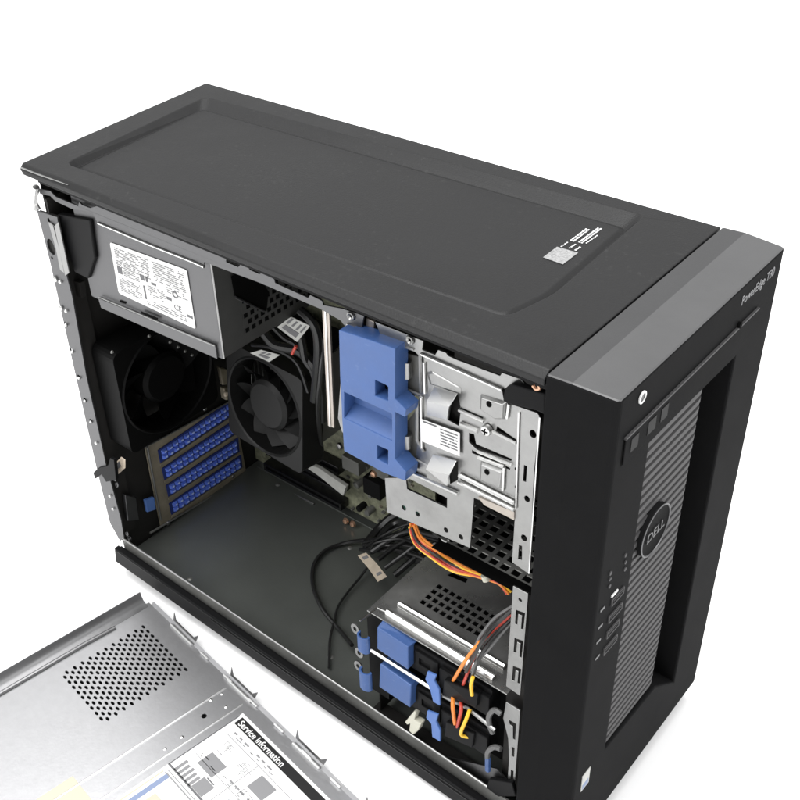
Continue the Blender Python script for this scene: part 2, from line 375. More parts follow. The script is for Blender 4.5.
# front ports: leds, audio and four usb ports
def port(pa, pb_, h=0.0052):
    pa, pb_ = V(pa), V(pb_); L = (pb_.y - pa.y); c = (pa + pb_) / 2
    fr = MB(); y0, y1 = min(pa.y, pb_.y), max(pa.y, pb_.y); z0, z1 = c.z - h / 2, c.z + h / 2; t = .0007
    fr.prism([(XF, y0, z0), (XF, y1, z0), (XF, y1, z1), (XF, y0, z1)], (.0008, 0, 0), [[(XF, y0 + t, z0 + t), (XF, y1 - t, z0 + t), (XF, y1 - t, z1 - t), (XF, y0 + t, z1 - t)]])
    o = fr.build('usb_port', 'louvre', bezel)
    MB().box(XF + .0001, XF + .0002, y0 + t, y1 - t, z0 + t, z1 - t).build('port_opening', 'void', o)
    MB().box(XF + .0003, XF + .0008, y0 + t * 2, y1 - t * 2, z1 - .0026, z1 - .0014).build('port_tongue', 'black', o)
    return o
for (a, c) in (((0.4367, 0.0171, 0.2211), (0.4367, 0.0299, 0.2195)), ((0.4367, 0.0162, 0.2092), (0.4367, 0.0302, 0.2072)), ((0.4367, 0.0164, 0.1968), (0.4367, 0.0293, 0.1957)), ((0.4367, 0.0153, 0.1852), (0.4367, 0.0296, 0.1828))):
    port(a, c)
for c in ((0.4367, 0.0075, 0.2240), (0.4367, 0.0077, 0.2112), (0.4367, 0.0076, 0.1999), (0.4367, 0.0088, 0.1863)):
    c = V(c); MB().box(XF + .0001, XF + .0004, c.y - .0022, c.y + .0022, c.z - .0008, c.z + .0008).build('port_mark', 'bezel_lit', bezel)
for c, r in (((0.4367, 0.0264, 0.2476), .0012), ((0.4367, 0.0275, 0.2418), .0011), ((0.4367, 0.0281, 0.2363), .0012), ((0.4367, 0.0115, 0.2465), .0013), ((0.4367, 0.0118, 0.2421), .0011), ((0.4367, 0.0123, 0.2367), .0012)):
    MB().lathe(c, (1, 0, 0), [(.0001, .0006), (r, .0006), (r, 0)], 14).build('indicator_light', 'louvre', bezel)
c = V((0.4367, 0.0193, 0.2259))
MB().box(XF + .0001, XF + .0007, c.y - .0032, c.y + .0032, c.z - .0007, c.z + .0007).build('disk_light', 'paper', bezel)
c = V((0.4367, 0.0137, 0.0740))
q = MB().box(XF + .0001, XF + .0005, c.y - .0045, c.y + .0045, c.z - .0075, c.z + .0075).build('small_sticker', 'paper_dim', bezel)
part_label(q, 'tiny grey sticker low on the front corner')
MB().box(XF + .0005, XF + .0006, c.y - .0035, c.y + .0035, c.z - .0065, c.z - .002).build('sticker_print', 'ink_blue', q)

# --- base skirt with sill
b = MB()
b.prism([(0.002, -0.0030, 0.0040), (0.36, -0.0030, -0.0070), (0.4010, -0.0030, -0.0085), (0.4010, -0.0030, 0.0100), (0.005, -0.0030, 0.0215)], (0, 0.0045, 0))
b.prism([(0.002, 0.0015, 0.0040), (0.36, 0.0015, -0.0070), (0.4010, 0.0015, -0.0085), (0.4010, 0.0015, 0.0080), (0.005, 0.0015, 0.0190)], (0, 0.0025, 0))
base = b.build('base_skirt', 'black', case, bevel=0.0006)
MB().prism([(0.12, -.0031, .0125), (0.38, -.0031, .0045), (0.38, -.0031, .0052), (0.12, -.0031, .0132)], (0, -.0004, 0)).prism([(0.006, -.0031, .0190), (0.36, -.0031, .0085), (0.36, -.0031, .0091), (0.006, -.0031, .0197)], (0, -.0003, 0)).build('skirt_ridge', 'cover', base)
MB().box(0.0, 0.4010, 0.170, 0.1755, -0.0095, 0.010).box(0.0, 0.4010, 0.0045, 0.1695, .0030, .0050).build('base_plate', 'black', case)
MB().tube([(0.0095, 0.0042, 0.0292), (0.12, 0.0042, 0.0270), (0.25, 0.0042, 0.0240), (0.382, 0.0042, 0.0205)], 0.00085, 8).build('sill_lip', 'steel', case, smooth=True)
MB().prism([(0.0090, 0.0046, 0.0050), (0.395, 0.0046, 0.0050), (0.395, 0.0046, 0.0195), (0.0090, 0.0046, 0.0285)], (0, 0.0012, 0)).build('sill_wall', 'steel_dark', case)
MB().box(0.0062, 0.398, 0.0060, 0.1705, 0.0065, 0.0078).build('floor_plate', 'floor', case)
for x, y in ((.06, .03), (.06, .14), (.34, .03), (.34, .14)):
    MB().cyl((x, y, -.0101), (x, y, .0031), .007, 20).build('rubber_foot', 'void', case)

for x, y in ((.045, .150), (.070, .020), (.150, .128), (.215, .030), (.235, .120)):
    MB().lathe((x, y, .0078), (0, 0, 1), [(.0001, .0007), (.0016, .0006), (.0024, 0)], 14).build('floor_rivet', 'steel_dark', case, smooth=True)
MB().tube([(.012, .157, .0079), (.20, .157, .0079)], .0007, 6).build('floor_crease', 'floor', case, smooth=True)
MB().tube([(.020, .012, .0079), (.262, .012, .0079)], .0006, 6).build('floor_crease', 'floor', case, smooth=True)
# --- rear wall, far wall, ceiling
b = MB(); b.prism([(0.0045, 0.0075, 0.004), (0.0045, 0.1725, 0.004), (0.0015, 0.1725, 0.3500), (0.0015, 0.0075, 0.3500)], (-0.0012, 0, 0))
rear = b.build('rear_wall', 'inner', case)
fg = MB()
for r in (.012, .022, .032): fg.lathe((0.0030, 0.062, 0.170), (1, 0, 0), [(r - .0012, 0), (r + .0012, 0), (r + .0012, -.001), (r - .0012, -.001), (r - .0012, 0)], 32)
for a in range(4):
    t = math.pi / 4 + a * math.pi / 2; fg.tube([(0.0025, 0.062 + math.cos(t) * .005, 0.170 + math.sin(t) * .005), (0.0025, 0.062 + math.cos(t) * .041, 0.170 + math.sin(t) * .041)], .0009, 6)
fg.build('fan_grille', 'inner', rear)
MB().box(0.006, 0.400, 0.1715, 0.1725, 0.008, 0.349).build('far_wall', 'inner', case)
MB().box(-0.004, 0.400, 0.0065, 0.1710, 0.3492, 0.3504).build('ceiling_plate', 'inner', case)
MB().prism([(0.3990, 0.006, 0.008), (0.3990, 0.1710, 0.008), (0.3990, 0.1710, 0.349), (0.3990, 0.006, 0.349)], (0.0010, 0, 0)).build('front_wall', 'inner', case)

# --- rear flange (grey steel strip on the open side)
fl = MB()
fp = [(-0.0050, 0.0040, 0.3234), (0.0180, 0.0040, 0.3255), (0.0134, 0.0040, 0.2807), (0.0147, 0.0040, 0.2635), (0.0098, 0.0040, 0.1942), (0.0093, 0.0040, 0.1079), (0.0131, 0.0040, 0.0520), (0.0115, 0.0040, 0.0312), (0.0044, 0.0040, 0.0237), (-0.0046, 0.0040, 0.0389), (-0.0056, 0.0040, 0.0995), (-0.0046, 0.0040, 0.2017), (-0.0036, 0.0040, 0.2846)]
hl = [circ((0.0022, 0.0040, 0.2982), .0042, n=12, sy=1.5), circ((0.0071, 0.0040, 0.3194), .0016, n=8, sy=1.6), circ((0.0002, 0.0040, 0.2890), .0012, n=8), circ((-0.0014, 0.0040, 0.2344), .0020, n=10), circ((-0.0018, 0.0040, 0.2109), .0020, n=10), circ((-0.0004, 0.0040, 0.1881), .0020, n=10), circ((0.0006, 0.0040, 0.1673), .0020, n=10), circ((0.0022, 0.0040, 0.1480), .0020, n=10)]
fl.prism(fp, (0, 0.0012, 0), hl)
flange = fl.build('rear_flange', 'steel_psu', case, bevel=0.0002)
fc = sum((V(p) for p in fp), V((0, 0, 0))) / len(fp)
MB().prism([V(p) + V((.0007 * (1 if V(p).x < fc.x + (V(p).z - fc.z) * 0 else -1), .0016, 0)) for p in fp], (0, .0008, 0)).build('flange_lining', 'inner', flange)
MB().prism([(0.0143, 0.0025, 0.3184), (0.0203, 0.0025, 0.3231), (0.0198, 0.0025, 0.2843), (0.0140, 0.0025, 0.2800)], (0, .0014, 0)).prism([(0.0081, 0.0025, 0.3196), (0.0131, 0.0025, 0.3181), (0.0145, 0.0025, 0.2988), (0.0136, 0.0025, 0.2822), (0.0094, 0.0025, 0.2832), (0.0101, 0.0025, 0.2990)], (0, .0012, 0)).build('raised_edge', 'steel', flange, bevel=.0003)
hk = MB()
for c, r in (((-0.0005, 0.0030, 0.2725), .0022), ((0.0051, 0.0030, 0.2720), .0015), ((-0.0015, 0.0030, 0.2484), .0018), ((0.0042, 0.0030, 0.2479), .0014), ((-0.0001, 0.0030, 0.2346), .0013), ((-0.0004, 0.0030, 0.2111), .0013), ((0.0009, 0.0030, 0.1883), .0013), ((0.0019, 0.0030, 0.1675), .0013), ((0.0035, 0.0030, 0.1483), .0013), ((0.0038, 0.0030, 0.1279), .0015), ((0.0065, 0.0030, 0.0750), .0014), ((0.0065, 0.0030, 0.0611), .0014)):
    hk.lathe(c, (0, -1, 0), [(.0001, .0010), (r * .6, .0009), (r, .0003), (r, 0)], 12)
hk.build('flange_rivets', 'steel_bright', flange, smooth=True)
MB().tube(spline([(0.0023, 0.0030, 0.3434), (-0.0015, 0.0030, 0.3358), (-0.0038, 0.0030, 0.3293), (-0.0018, 0.0030, 0.3254)], 4), .0024, 8).build('corner_hook', 'steel_bright', flange, smooth=True)
MB().box(.0062, .0078, .0052, .020, .030, .335).build('flange_return', 'inner', flange)

# --- top rail along the opening
rl = MB()
rp = [(-0.0008, 0.0060, 0.3400), (0.0132, 0.0060, 0.3423), (0.0188, 0.0060, 0.3395), (0.0422, 0.0060, 0.3396), (0.0443, 0.0060, 0.3430), (0.0470, 0.0060, 0.3416), (0.0553, 0.0060, 0.3419), (0.0634, 0.0060, 0.3456), (0.1150, 0.0060, 0.3474), (0.1813, 0.0060, 0.3473), (0.1807, 0.0060, 0.3432), (0.1905, 0.0060, 0.3431), (0.1934, 0.0060, 0.3460), (0.1983, 0.0060, 0.3463), (0.2004, 0.0060, 0.3444), (0.2075, 0.0060, 0.3442), (0.2101, 0.0060, 0.3457), (0.2193, 0.0060, 0.3449), (0.2198, 0.0060, 0.3426),
      (0.2447, 0.0060, 0.3416), (0.2464, 0.0060, 0.3441), (0.2551, 0.0060, 0.3434), (0.2556, 0.0060, 0.3411), (0.2701, 0.0060, 0.3438), (0.2847, 0.0060, 0.3448), (0.2821, 0.0060, 0.3345), (0.2715, 0.0060, 0.3330), (0.2695, 0.0060, 0.3342), (0.2681, 0.0060, 0.3356), (0.2532, 0.0060, 0.3377), (0.2075, 0.0060, 0.3384), (0.1610, 0.0060, 0.3368), (0.1602, 0.0060, 0.3325), (0.0599, 0.0060, 0.3333), (0.0566, 0.0060, 0.3394), (0.0346, 0.0060, 0.3353), (0.0166, 0.0060, 0.3360), (0.0119, 0.0060, 0.3383), (0.0003, 0.0060, 0.3366)]
rl.prism(rp, (0, 0.0012, 0)); rail = rl.build('top_rail', 'steel_psu', case, bevel=.0002)
r2 = MB()
r2.prism([(0.2922, 0.0060, 0.3438), (0.3236, 0.0060, 0.3442), (0.3229, 0.0060, 0.3385), (0.3311, 0.0060, 0.3387), (0.3330, 0.0060, 0.3425), (0.3380, 0.0060, 0.3426), (0.3392, 0.0060, 0.3414), (0.3447, 0.0060, 0.3412), (0.3702, 0.0060, 0.3422), (0.3713, 0.0060, 0.3444), (0.3815, 0.0060, 0.3451), (0.3873, 0.0060, 0.3418), (0.3777, 0.0060, 0.3412), (0.3762, 0.0060, 0.3370), (0.3717, 0.0060, 0.3357), (0.3222, 0.0060, 0.3370), (0.3209, 0.0060, 0.3341), (0.3184, 0.0060, 0.3355), (0.2972, 0.0060, 0.3340)], (0, 0.0012, 0), [circ((0.3152, 0.0060, 0.3416), .0012, n=10)])
r2.build('top_rail_front', 'steel', rail, bevel=.0002)
MB().tube([(0.0616, 0.0055, 0.3333), (0.1123, 0.0055, 0.3332), (0.1514, 0.0055, 0.3340), (0.1610, 0.0055, 0.3337)], .0008, 6).build('rail_fold', 'steel_bright', rail, smooth=True)
MB().tube([(0.3230, 0.0050, 0.3366), (0.3474, 0.0050, 0.3362), (0.3723, 0.0050, 0.3354)], .0008, 6).build('rail_fold_front', 'steel_bright', rail, smooth=True)
for c in ((0.2760, 0.0055, 0.3418), (0.3156, 0.0055, 0.3420)):
    MB().lathe(c, (0, -1, 0), [(.0009, .0002), (.0018, .0010), (.0024, .0008), (.0027, 0)], 20).build('rail_eyelet', 'steel', rail, smooth=True)
MB().prism([(0.2726, 0.0058, 0.3360), (0.2789, 0.0058, 0.3365), (0.2789, 0.0058, 0.3356), (0.2725, 0.0058, 0.3351)], (0, -.0008, 0)).build('rail_dimple', 'steel', rail)
MB().prism([(0.3134, 0.0058, 0.3373), (0.3179, 0.0058, 0.3376), (0.3179, 0.0058, 0.3366), (0.3133, 0.0058, 0.3364)], (0, -.0008, 0)).build('rail_dimple', 'steel', rail)
MB().tube(spline([(0.3944, 0.0010, 0.3505), (0.3956, 0.0010, 0.3487), (0.3935, 0.0010, 0.3473), (0.3918, 0.0010, 0.3488)], 3), .0009, 6).build('latch_pin', 'copper', rail, smooth=True)
MB().prism([(0.3754, 0.0020, 0.3390), (0.3797, 0.0020, 0.3437), (0.3978, 0.0020, 0.3457), (0.3986, 0.0020, 0.3339), (0.3937, 0.0020, 0.3341), (0.3780, 0.0020, 0.3312), (0.3751, 0.0020, 0.3323)], (0, 0.004, 0)).build('corner_latch', 'black', case, bevel=.0008)

# --- slot covers on the rear wall
fr = MB()
X6 = 0.0062
q1 = [(0.0062, 0.0439, 0.0993), (0.0062, 0.1423, 0.0886), (0.0062, 0.1473, 0.0023), (0.0062, 0.0441, 0.0113)]
fr.prism(q1, (0.0012, 0, 0)); slotframe = fr.build('slot_frame', 'brown', case, bevel=.0003)
rr = MB(); rr.tube([(0.0085, 0.0454, 0.1005), (0.0085, 0.0449, 0.0201)], .0009, 6); rr.tube([(0.0085, 0.0442, 0.1002), (0.0085, 0.1392, 0.0914)], .0007, 6); rr.tube([(0.0085, 0.0315, 0.0149), (0.0085, 0.1475, 0.0021)], .0010, 6)
rr.build('frame_edges', 'steel_dark', slotframe)
for c in ((0.0085, 0.0444, 0.1011), (0.0085, 0.0513, 0.0120), (0.0085, 0.0874, 0.0027), (0.0085, 0.1298, 0.0127), (0.0085, 0.1098, 0.1001)):
    MB().lathe(c, (1, 0, 0), [(.0001, .0012), (.0015, .0010), (.0021, 0)], 12).build('frame_screw', 'steel', slotframe, smooth=True)
strips = [[(0.0078, 0.0576, 0.0883), (0.0078, 0.1385, 0.0904), (0.0078, 0.1378, 0.0778), (0.0078, 0.0577, 0.0776)],
          [(0.0078, 0.0582, 0.0686), (0.0078, 0.1402, 0.0687), (0.0078, 0.1396, 0.0567), (0.0078, 0.0585, 0.0586)],
          [(0.0078, 0.0590, 0.0494), (0.0078, 0.1395, 0.0478), (0.0078, 0.1390, 0.0355), (0.0078, 0.0593, 0.0392)],
          [(0.0078, 0.0587, 0.0294), (0.0078, 0.1403, 0.0277), (0.0078, 0.1399, 0.0163), (0.0078, 0.0590, 0.0189)]]
for si, q in enumerate(strips):
    s_ = MB().prism(qrect(q, -.03, 1.03, -.12, 1.12, (0, 0, 0)), (.0006, 0, 0)).build('slot_cover', 'slot_base', slotframe)
    bm_ = MB(); N = 13
    for i in range(N):
        for j in range(2):
            c = bilin(q, (i + .5) / N, (j + .5) / 2); w = (V(q[1]) - V(q[0])) / N * .42; h = (V(q[3]) - V(q[0])) / 2 * .40
            o1 = [c - w - h, c + w - h, c + w + h, c - w + h]; o2 = [c + (p - c) * .55 + V((.0030, 0, 0)) for p in o1]; o1 = [p + V((.0006, 0, 0)) for p in o1]
            bm_.add(o1 + o2, [(4, 5, 6, 7)] + [(a, (a + 1) % 4, 4 + (a + 1) % 4, 4 + a) for a in range(4)])
    st_ = bm_.build('cover_studs', ['blue_slot', 'blue_tip'], s_)
    tips = MB()
    for i in range(N):
        for j in range(2):
            c = bilin(q, (i + .5) / N, (j + .5) / 2) + V((.0031, 0, 0)); w = (V(q[1]) - V(q[0])) / N * .17; h = (V(q[3]) - V(q[0])) / 2 * .15; c = c - h * .5
            tips.prism([c - w - h, c + w - h, c + w + h, c - w + h], (.0002, 0, 0))
    tips.build('stud_tips', 'blue_tip', s_)
    MB().prism(qrect(q, -.04, 1.04, 1.16, 1.42, (.0004, 0, 0)), (.0008, 0, 0)).build('cover_rib', 'brown', s_, bevel=.0002)
# lower-left details beside the slots: lock block, cable tag, grey connector
MB().prism([(0.0100, 0.0122, 0.0737), (0.0100, 0.0217, 0.0640), (0.0100, 0.0202, 0.0410), (0.0100, 0.0097, 0.0473)], (.004, 0, 0)).build('port_shell', 'steel_psu', case, bevel=.0004)
MB().prism([(0.0100, 0.0305, 0.0546), (0.0100, 0.0397, 0.0516), (0.0100, 0.0393, 0.0385), (0.0100, 0.0301, 0.0417)], (.003, 0, 0)).build('audio_jack', 'blue_light', case, bevel=.0006)
sp = MB()
for c in ((0.0120, 0.0084, 0.0339), (0.0120, 0.0102, 0.0269), (0.0120, 0.0086, 0.0930), (0.0120, 0.0092, 0.0863)): sp.lathe(c, (0, -1, .3), [(.0010, 0), (.0020, .0006), (.0024, .0016), (.0016, .0020)], 14)
sp.build('spring_clip', 'steel_psu', case, smooth=True)
lt = MB(); lt.prism([(-0.0092, 0.0020, 0.0917), (-0.0000, 0.0020, 0.1015), (0.0151, 0.0020, 0.1111), (0.0205, 0.0020, 0.1218), (0.0254, 0.0020, 0.1223), (0.0220, 0.0020, 0.1004), (0.0070, 0.0020, 0.0906), (0.0024, 0.0020, 0.0966), (-0.0083, 0.0020, 0.0859)], (0, .003, 0)); 
lt.build('security_loop', 'black', case, bevel=.0004)
tagl = MB().prism([(0.0057, 0.0100, 0.0992), (0.0233, 0.0100, 0.1190), (0.0279, 0.0100, 0.1183), (0.0255, 0.0100, 0.1091), (0.0086, 0.0100, 0.0913)], (0, .0005, 0)).build('cable_tag', 'cream', None)
tag(tagl, 'small cream tag with a dark print hanging by the rear flange', 'tag')
MB().prism([(0.0124, 0.0098, 0.1047), (0.0196, 0.0098, 0.1133), (0.0209, 0.0098, 0.1089), (0.0140, 0.0098, 0.1014)], (0, -.0002, 0)).build('tag_print', 'ink', tagl)

# ================================================================== POWER SUPPLY
psu = thing('power_supply', 'grey steel power supply box with a white label in the upper rear corner', 'power supply')
xs0, xs1, ys0, ys1, zs0, zs1 = 0.0300, 0.1620, 0.0095, 0.1150, 0.2660, 0.3470
sh = MB().box(xs0, xs1, ys0, ys1, zs0, zs1).build('housing', 'steel_psu', psu, bevel=.0008)
MB().prism([(0.0401, 0.0080, 0.2689), (0.1579, 0.0080, 0.2755), (0.1580, 0.0080, 0.2658), (0.0412, 0.0080, 0.2613)], (0, 0.0014, 0)).build('lower_flange', 'steel_psu', psu, bevel=.0003)
MB().tube([(0.0422, 0.0076, 0.2706), (0.1583, 0.0076, 0.2759)], .0005, 6).build('flange_crease', 'steel', psu)
MB().prism([(0.0638, 0.0092, 0.2751), (0.0703, 0.0092, 0.2758), (0.0698, 0.0092, 0.2741), (0.0634, 0.0092, 0.2734)], (0, -.0002, 0)).prism([(0.0874, 0.0077, 0.2757), (0.1046, 0.0077, 0.2766), (0.1041, 0.0077, 0.2745), (0.0870, 0.0077, 0.2740)], (0, -.0002, 0)).build('vent_slots', 'void', psu)
lq = [(0.0653, 0.0092, 0.3192), (0.1400, 0.0092, 0.3231), (0.1401, 0.0092, 0.2807), (0.0643, 0.0092, 0.2807)]
lab = MB().prism(rounded(lq, .002, 4), (0, -.0003, 0)).build('rating_label', 'paper', psu)
def label_rows(q, rows, lift, name, m, parent):
    b_ = MB()
    for (a0, a1, b0, b1) in rows: b_.prism(qrect(q, a0, a1, b0, b1, (0, 0, 0)), lift)
    return b_.build(name, m, parent)
def txt_rows(a0, a1, b0, n, step, h, dens=.75):
    rows = []; 
    for i in range(n):
        a = a0
        while a < a1 - .01:
            w = random.uniform(.008, .035)
            if random.random() < dens: rows.append((a, min(a + w, a1), b0 + i * step, b0 + i * step + h))
            a += w + .007
    return rows
lift = (0, -.0006, 0)
rows = [r_ for sub in ((.05, .50, .07, 11, .034, .014, .8), (.55, .95, .07, 10, .036, .013, .75), (.13, .34, .45, 4, .034, .013, .9), (.05, .34, .64, 8, .036, .013, .7), (.40, .90, .84, 3, .04, .014, .8), (.44, .66, .56, 6, .036, .013, .8), (.70, .96, .44, 3, .04, .013, .6)) for r_ in txt_rows(*sub)]
label_rows(lq, rows, lift, 'label_print', 'ink_light', lab)
label_rows(lq, [(.05, .11, .43, .56), (.36, .41, .40, .50), (.43, .46, .40, .50), (.50, .56, .47, .51), (.68, .74, .62, .67), (.92, .985, .79, .83), (.38, .40, .60, .85)], lift, 'label_symbols', 'ink', lab)
yv = V(lq[3]) - V(lq[0]); xv = V(lq[1]) - V(lq[0])
text('CE', 'label_mark', .0060, tuple(bilin(lq, .76, .80) + V((0, -.0004, 0))), (1, 0, 0), (0, 0, 1), 'ink', lab, .0001)
MB().lathe(bilin(lq, .80, .52) + V((0, -.0003, 0)), (0, -1, 0), [(.0016, 0), (.0016, .0003), (.0026, .0003), (.0026, 0)], 24).build('approval_ring', 'ink', lab)
# front end with holes
fe = MB(); X3 = xs1 + .0004
fe.perf((X3, ys0 + .020, zs0 + .008), (0, .070, 0), (0, 0, .043), 12, 8, .62, (-.0003, 0, 0), rnd=False, stagger=True)
fo = fe.build('end_grille', 'psu_end', psu)
MB().prism([(X3 - .0003, ys0 + .001, zs0 + .001), (X3 - .0003, ys1 - .001, zs0 + .001), (X3 - .0003, ys1 - .001, zs1 - .001), (X3 - .0003, ys0 + .001, zs1 - .001)], (.0002, 0, 0), [[(X3 - .0003, ys0 + .020, zs0 + .008), (X3 - .0003, ys0 + .090, zs0 + .008), (X3 - .0003, ys0 + .090, zs0 + .051), (X3 - .0003, ys0 + .020, zs0 + .051)]]).build('end_plate', 'psu_end', psu)
MB().prism(rect_on((X3 - .00035, ys0 + .020, zs0 + .008), (0, 1, 0), (0, 0, 1), 0, .070, 0, .043), (-.00003, 0, 0)).build('end_backing', 'void', psu)
MB().prism([(0.1632, 0.0234, 0.3195), (0.1632, 0.0396, 0.3184), (0.1632, 0.0526, 0.2959), (0.1632, 0.0491, 0.2828), (0.1632, 0.0245, 0.3042)], (.0006, 0, 0)).build('socket_recess', 'void', psu)
MB().tube([(0.1644, 0.0236, 0.3058), (0.1644, 0.0463, 0.2846)], .0008, 6).build('socket_lip', 'steel_psu', psu)
MB().tube([(xs1 + .0006, ys0 + .0004, zs0 + .001), (xs1 + .0006, ys0 + .0004, zs1)], .0006, 6).build('end_seam', 'steel', psu)
# dark bracket at the rear end of the supply
MB().prism([(0.0142, 0.0068, 0.3255), (0.0513, 0.0068, 0.3319), (0.0482, 0.0068, 0.3031), (0.0347, 0.0068, 0.2826), (0.0194, 0.0068, 0.2830), (0.0157, 0.0068, 0.3065)], (0, .0045, 0)).build('rear_bracket', 'black', psu, bevel=.001)
MB().prism([(0.0014, 0.0120, 0.2690), (0.0156, 0.0120, 0.2706), (0.0140, 0.0120, 0.2578), (0.0022, 0.0120, 0.2570)], (0, .004, 0)).build('bracket_foot', 'inner', psu)

# ================================================================== FANS
def fan(root, c, axis, size, depth, m_frame, m_blade, hub=.34, up=(0, 0, 1), round_frame=False, nb=7):
    c = V(c); d = V(axis).normalized(); up = V(up); a = (up - d * up.dot(d)).normalized(); b_ = d.cross(a)
    h = size / 2; R = h * .93
    sq_ = [c + a * h + b_ * h, c - a * h + b_ * h, c - a * h - b_ * h, c + a * h - b_ * h]
    f = MB(); f.prism(rounded(sq_, size * .08, 4), d * depth, [circ(c, R, a, b_, 40)])
    f.lathe(c, d, [(R, depth), (R + .0012, depth + .0012), (R + .0025, depth)], 40)
    fo_ = f.build('fan_frame', m_frame, root, bevel=.0006)
    hb = MB().lathe(c, d, [(.0001, depth * .9), (h * hub * .85, depth * .9), (h * hub, depth * .78), (h * hub, 0), (.0001, 0)], 40).build('fan_hub', m_blade, root, smooth=True)
    bl = MB()
    for k in range(nb):
        t0 = 2 * math.pi * k / nb; n = 6
        for r_i in range(n):
            pass
        rows_ = []
        for i in range(6):
            r = h * hub + (R * .96 - h * hub) * i / 5; sweep = .35 * i / 5
            lead = t0 + sweep; trail = lead + .62 * 7 / nb * 1.15
            e1 = c + (a * math.cos(lead) + b_ * math.sin(lead)) * r + d * depth * .75
            e2 = c + (a * math.cos(trail) + b_ * math.sin(trail)) * r + d * depth * .20
            rows_.append((e1, e2))
        vs = [p for e in rows_ for p in e] + [p + d * -.0010 for e in rows_ for p in e]
        fs = []
        for i in range(5):
            o = i * 2; fs += [(o, o + 1, o + 3, o + 2), (12 + o, 12 + o + 2, 12 + o + 3, 12 + o + 1), (o, o + 2, 14 + o, 12 + o), (o + 1, 13 + o, 15 + o, o + 3)]
        fs += [(0, 12, 13, 1), (10, 11, 23, 22)]
        bl.add(vs, fs)
    bl.build('fan_blades', m_blade, root, smooth=True)
    st = MB()
    for k in range(4):
        t = .4 + k * math.pi / 2; st.tube([c + (a * math.cos(t) + b_ * math.sin(t)) * h * hub * .5, c + (a * math.cos(t) + b_ * math.sin(t)) * (R + .002)], .0012, 6)
    st.build('fan_struts', m_frame, root)
    return c, d, a, b_
cf = thing('case_fan', 'dark round exhaust fan on the rear wall under the power supply', 'fan')
fan(cf, (0.0095, 0.0590, 0.1700), (1, 0, 0), .092, .025, 'fan_black', 'fan_black', .46)
fs_ = MB()
for c in ((0.0350, 0.0477, 0.2156), (0.0350, 0.0656, 0.2010), (0.0350, 0.0723, 0.1930), (0.0350, 0.0783, 0.1861), (0.0350, 0.0844, 0.1792), (0.0350, 0.0136, 0.2195)): fs_.lathe(c, (1, 0, 0), [(.0001, .0012), (.0009, .0010), (.0014, 0)], 10)
fs_.build('fan_screws', 'steel_dark', cf, smooth=True)
# clip of brown plastic and steel between the fan and the slot covers
lk = MB().prism([(0.0200, 0.1188, 0.1440), (0.0200, 0.1269, 0.1376), (0.0200, 0.1303, 0.1214), (0.0200, 0.1203, 0.1250)], (.004, 0, 0)).prism([(0.0200, 0.1190, 0.1237), (0.0200, 0.1310, 0.1189), (0.0200, 0.1313, 0.1052), (0.0200, 0.1193, 0.1111)], (.006, 0, 0)).build('retaining_clip', 'brown', case, bevel=.001)
MB().lathe((0.0280, 0.1187, 0.1191), (1, 0, .2), [(.0001, .0015), (.0018, .0012), (.0026, 0)], 12).build('clip_screw', 'cream', lk, smooth=True)

cool = thing('cpu_cooler', 'black square blower fan of the processor cooler in front of the motherboard', 'cooler')
fan(cool, (0.1060, 0.1120, 0.1540), (-0.05, -1, 0.10), .084, .022, 'cooler', 'cooler', .50, nb=11)
ft = MB()
for i in range(16): ft.box(.062 + i * .0048, .0632 + i * .0048, .118, .150, .118, .192)
ft.build('heat_fins', 'steel_dark', cool)
MB().prism([(.056, .100, .186), (.142, .100, .190), (.142, .150, .204), (.056, .150, .204)], (0, 0, .003)).build('air_shroud', 'black', cool, bevel=.001)
q = [(0.1012, 0.0860, 0.2064), (0.1134, 0.0860, 0.2139), (0.1329, 0.0860, 0.2173), (0.1206, 0.0860, 0.2063)]
s_ = MB().prism([V(p) for p in q], (0, .0004, 0)).build('cooler_sticker', 'paper_dim', cool)
label_rows(q, [(.2, .45, .3, .8), (.55, .85, .25, .4), (.55, .85, .5, .65)], (0, -.0003, 0), 'sticker_print', 'ink', s_)
# sticker hanging on the supply lead
q = [(0.1497, 0.0700, 0.2551), (0.1640, 0.0700, 0.2683), (0.1810, 0.0700, 0.2676), (0.1676, 0.0700, 0.2500)]
lt_ = MB().prism([V(p) for p in q], (0, .0005, 0)).build('wire_tag', 'paper_dim', None)
tag(lt_, 'grey white printed tag hanging among the black leads beside the power supply', 'tag')
label_rows(q, [(.15, .42, .15, .85), (.55, .95, .08, .2), (.55, .9, .35, .45), (.5, .85, .6, .7), (.5, .9, .82, .9)], (0, -.0003, 0), 'tag_print', 'ink', lt_)

# ================================================================== MOTHERBOARD
mb_ = thing('motherboard', 'dusty brown green motherboard standing against the far wall', 'circuit board')
YB = 0.1600
MB().prism([(0.008, YB, 0.0135), (0.215, YB, 0.0135), (0.215, YB, 0.265), (0.008, YB, 0.265)], (0, .0016, 0)).build('board', 'pcb', mb_)
sl = MB()
def slot(x0, x1, z, name='expansion_slot', m='gloss', h=.0085, d=.011):
    f = MB().prism([(x0, YB - d, z), (x1, YB - d, z), (x1, YB - d, z + h), (x0, YB - d, z + h)], (0, d - .0001, 0), [[(x0 + .002, YB - d, z + h * .35), (x1 - .002, YB - d, z + h * .35), (x1 - .002, YB - d, z + h * .65), (x0 + .002, YB - d, z + h * .65)]])
    return f.build(name, m, mb_, bevel=.0004)
slot(.030, .122, .018); slot(.035, .125, .038); slot(.030, .122, .058); slot(.030, .090, .078)
for i in range(4): slot(.150 + i * .0095, .1575 + i * .0095, .130, 'memory_slot', 'gloss' if i % 2 else 'black', .120, .010)
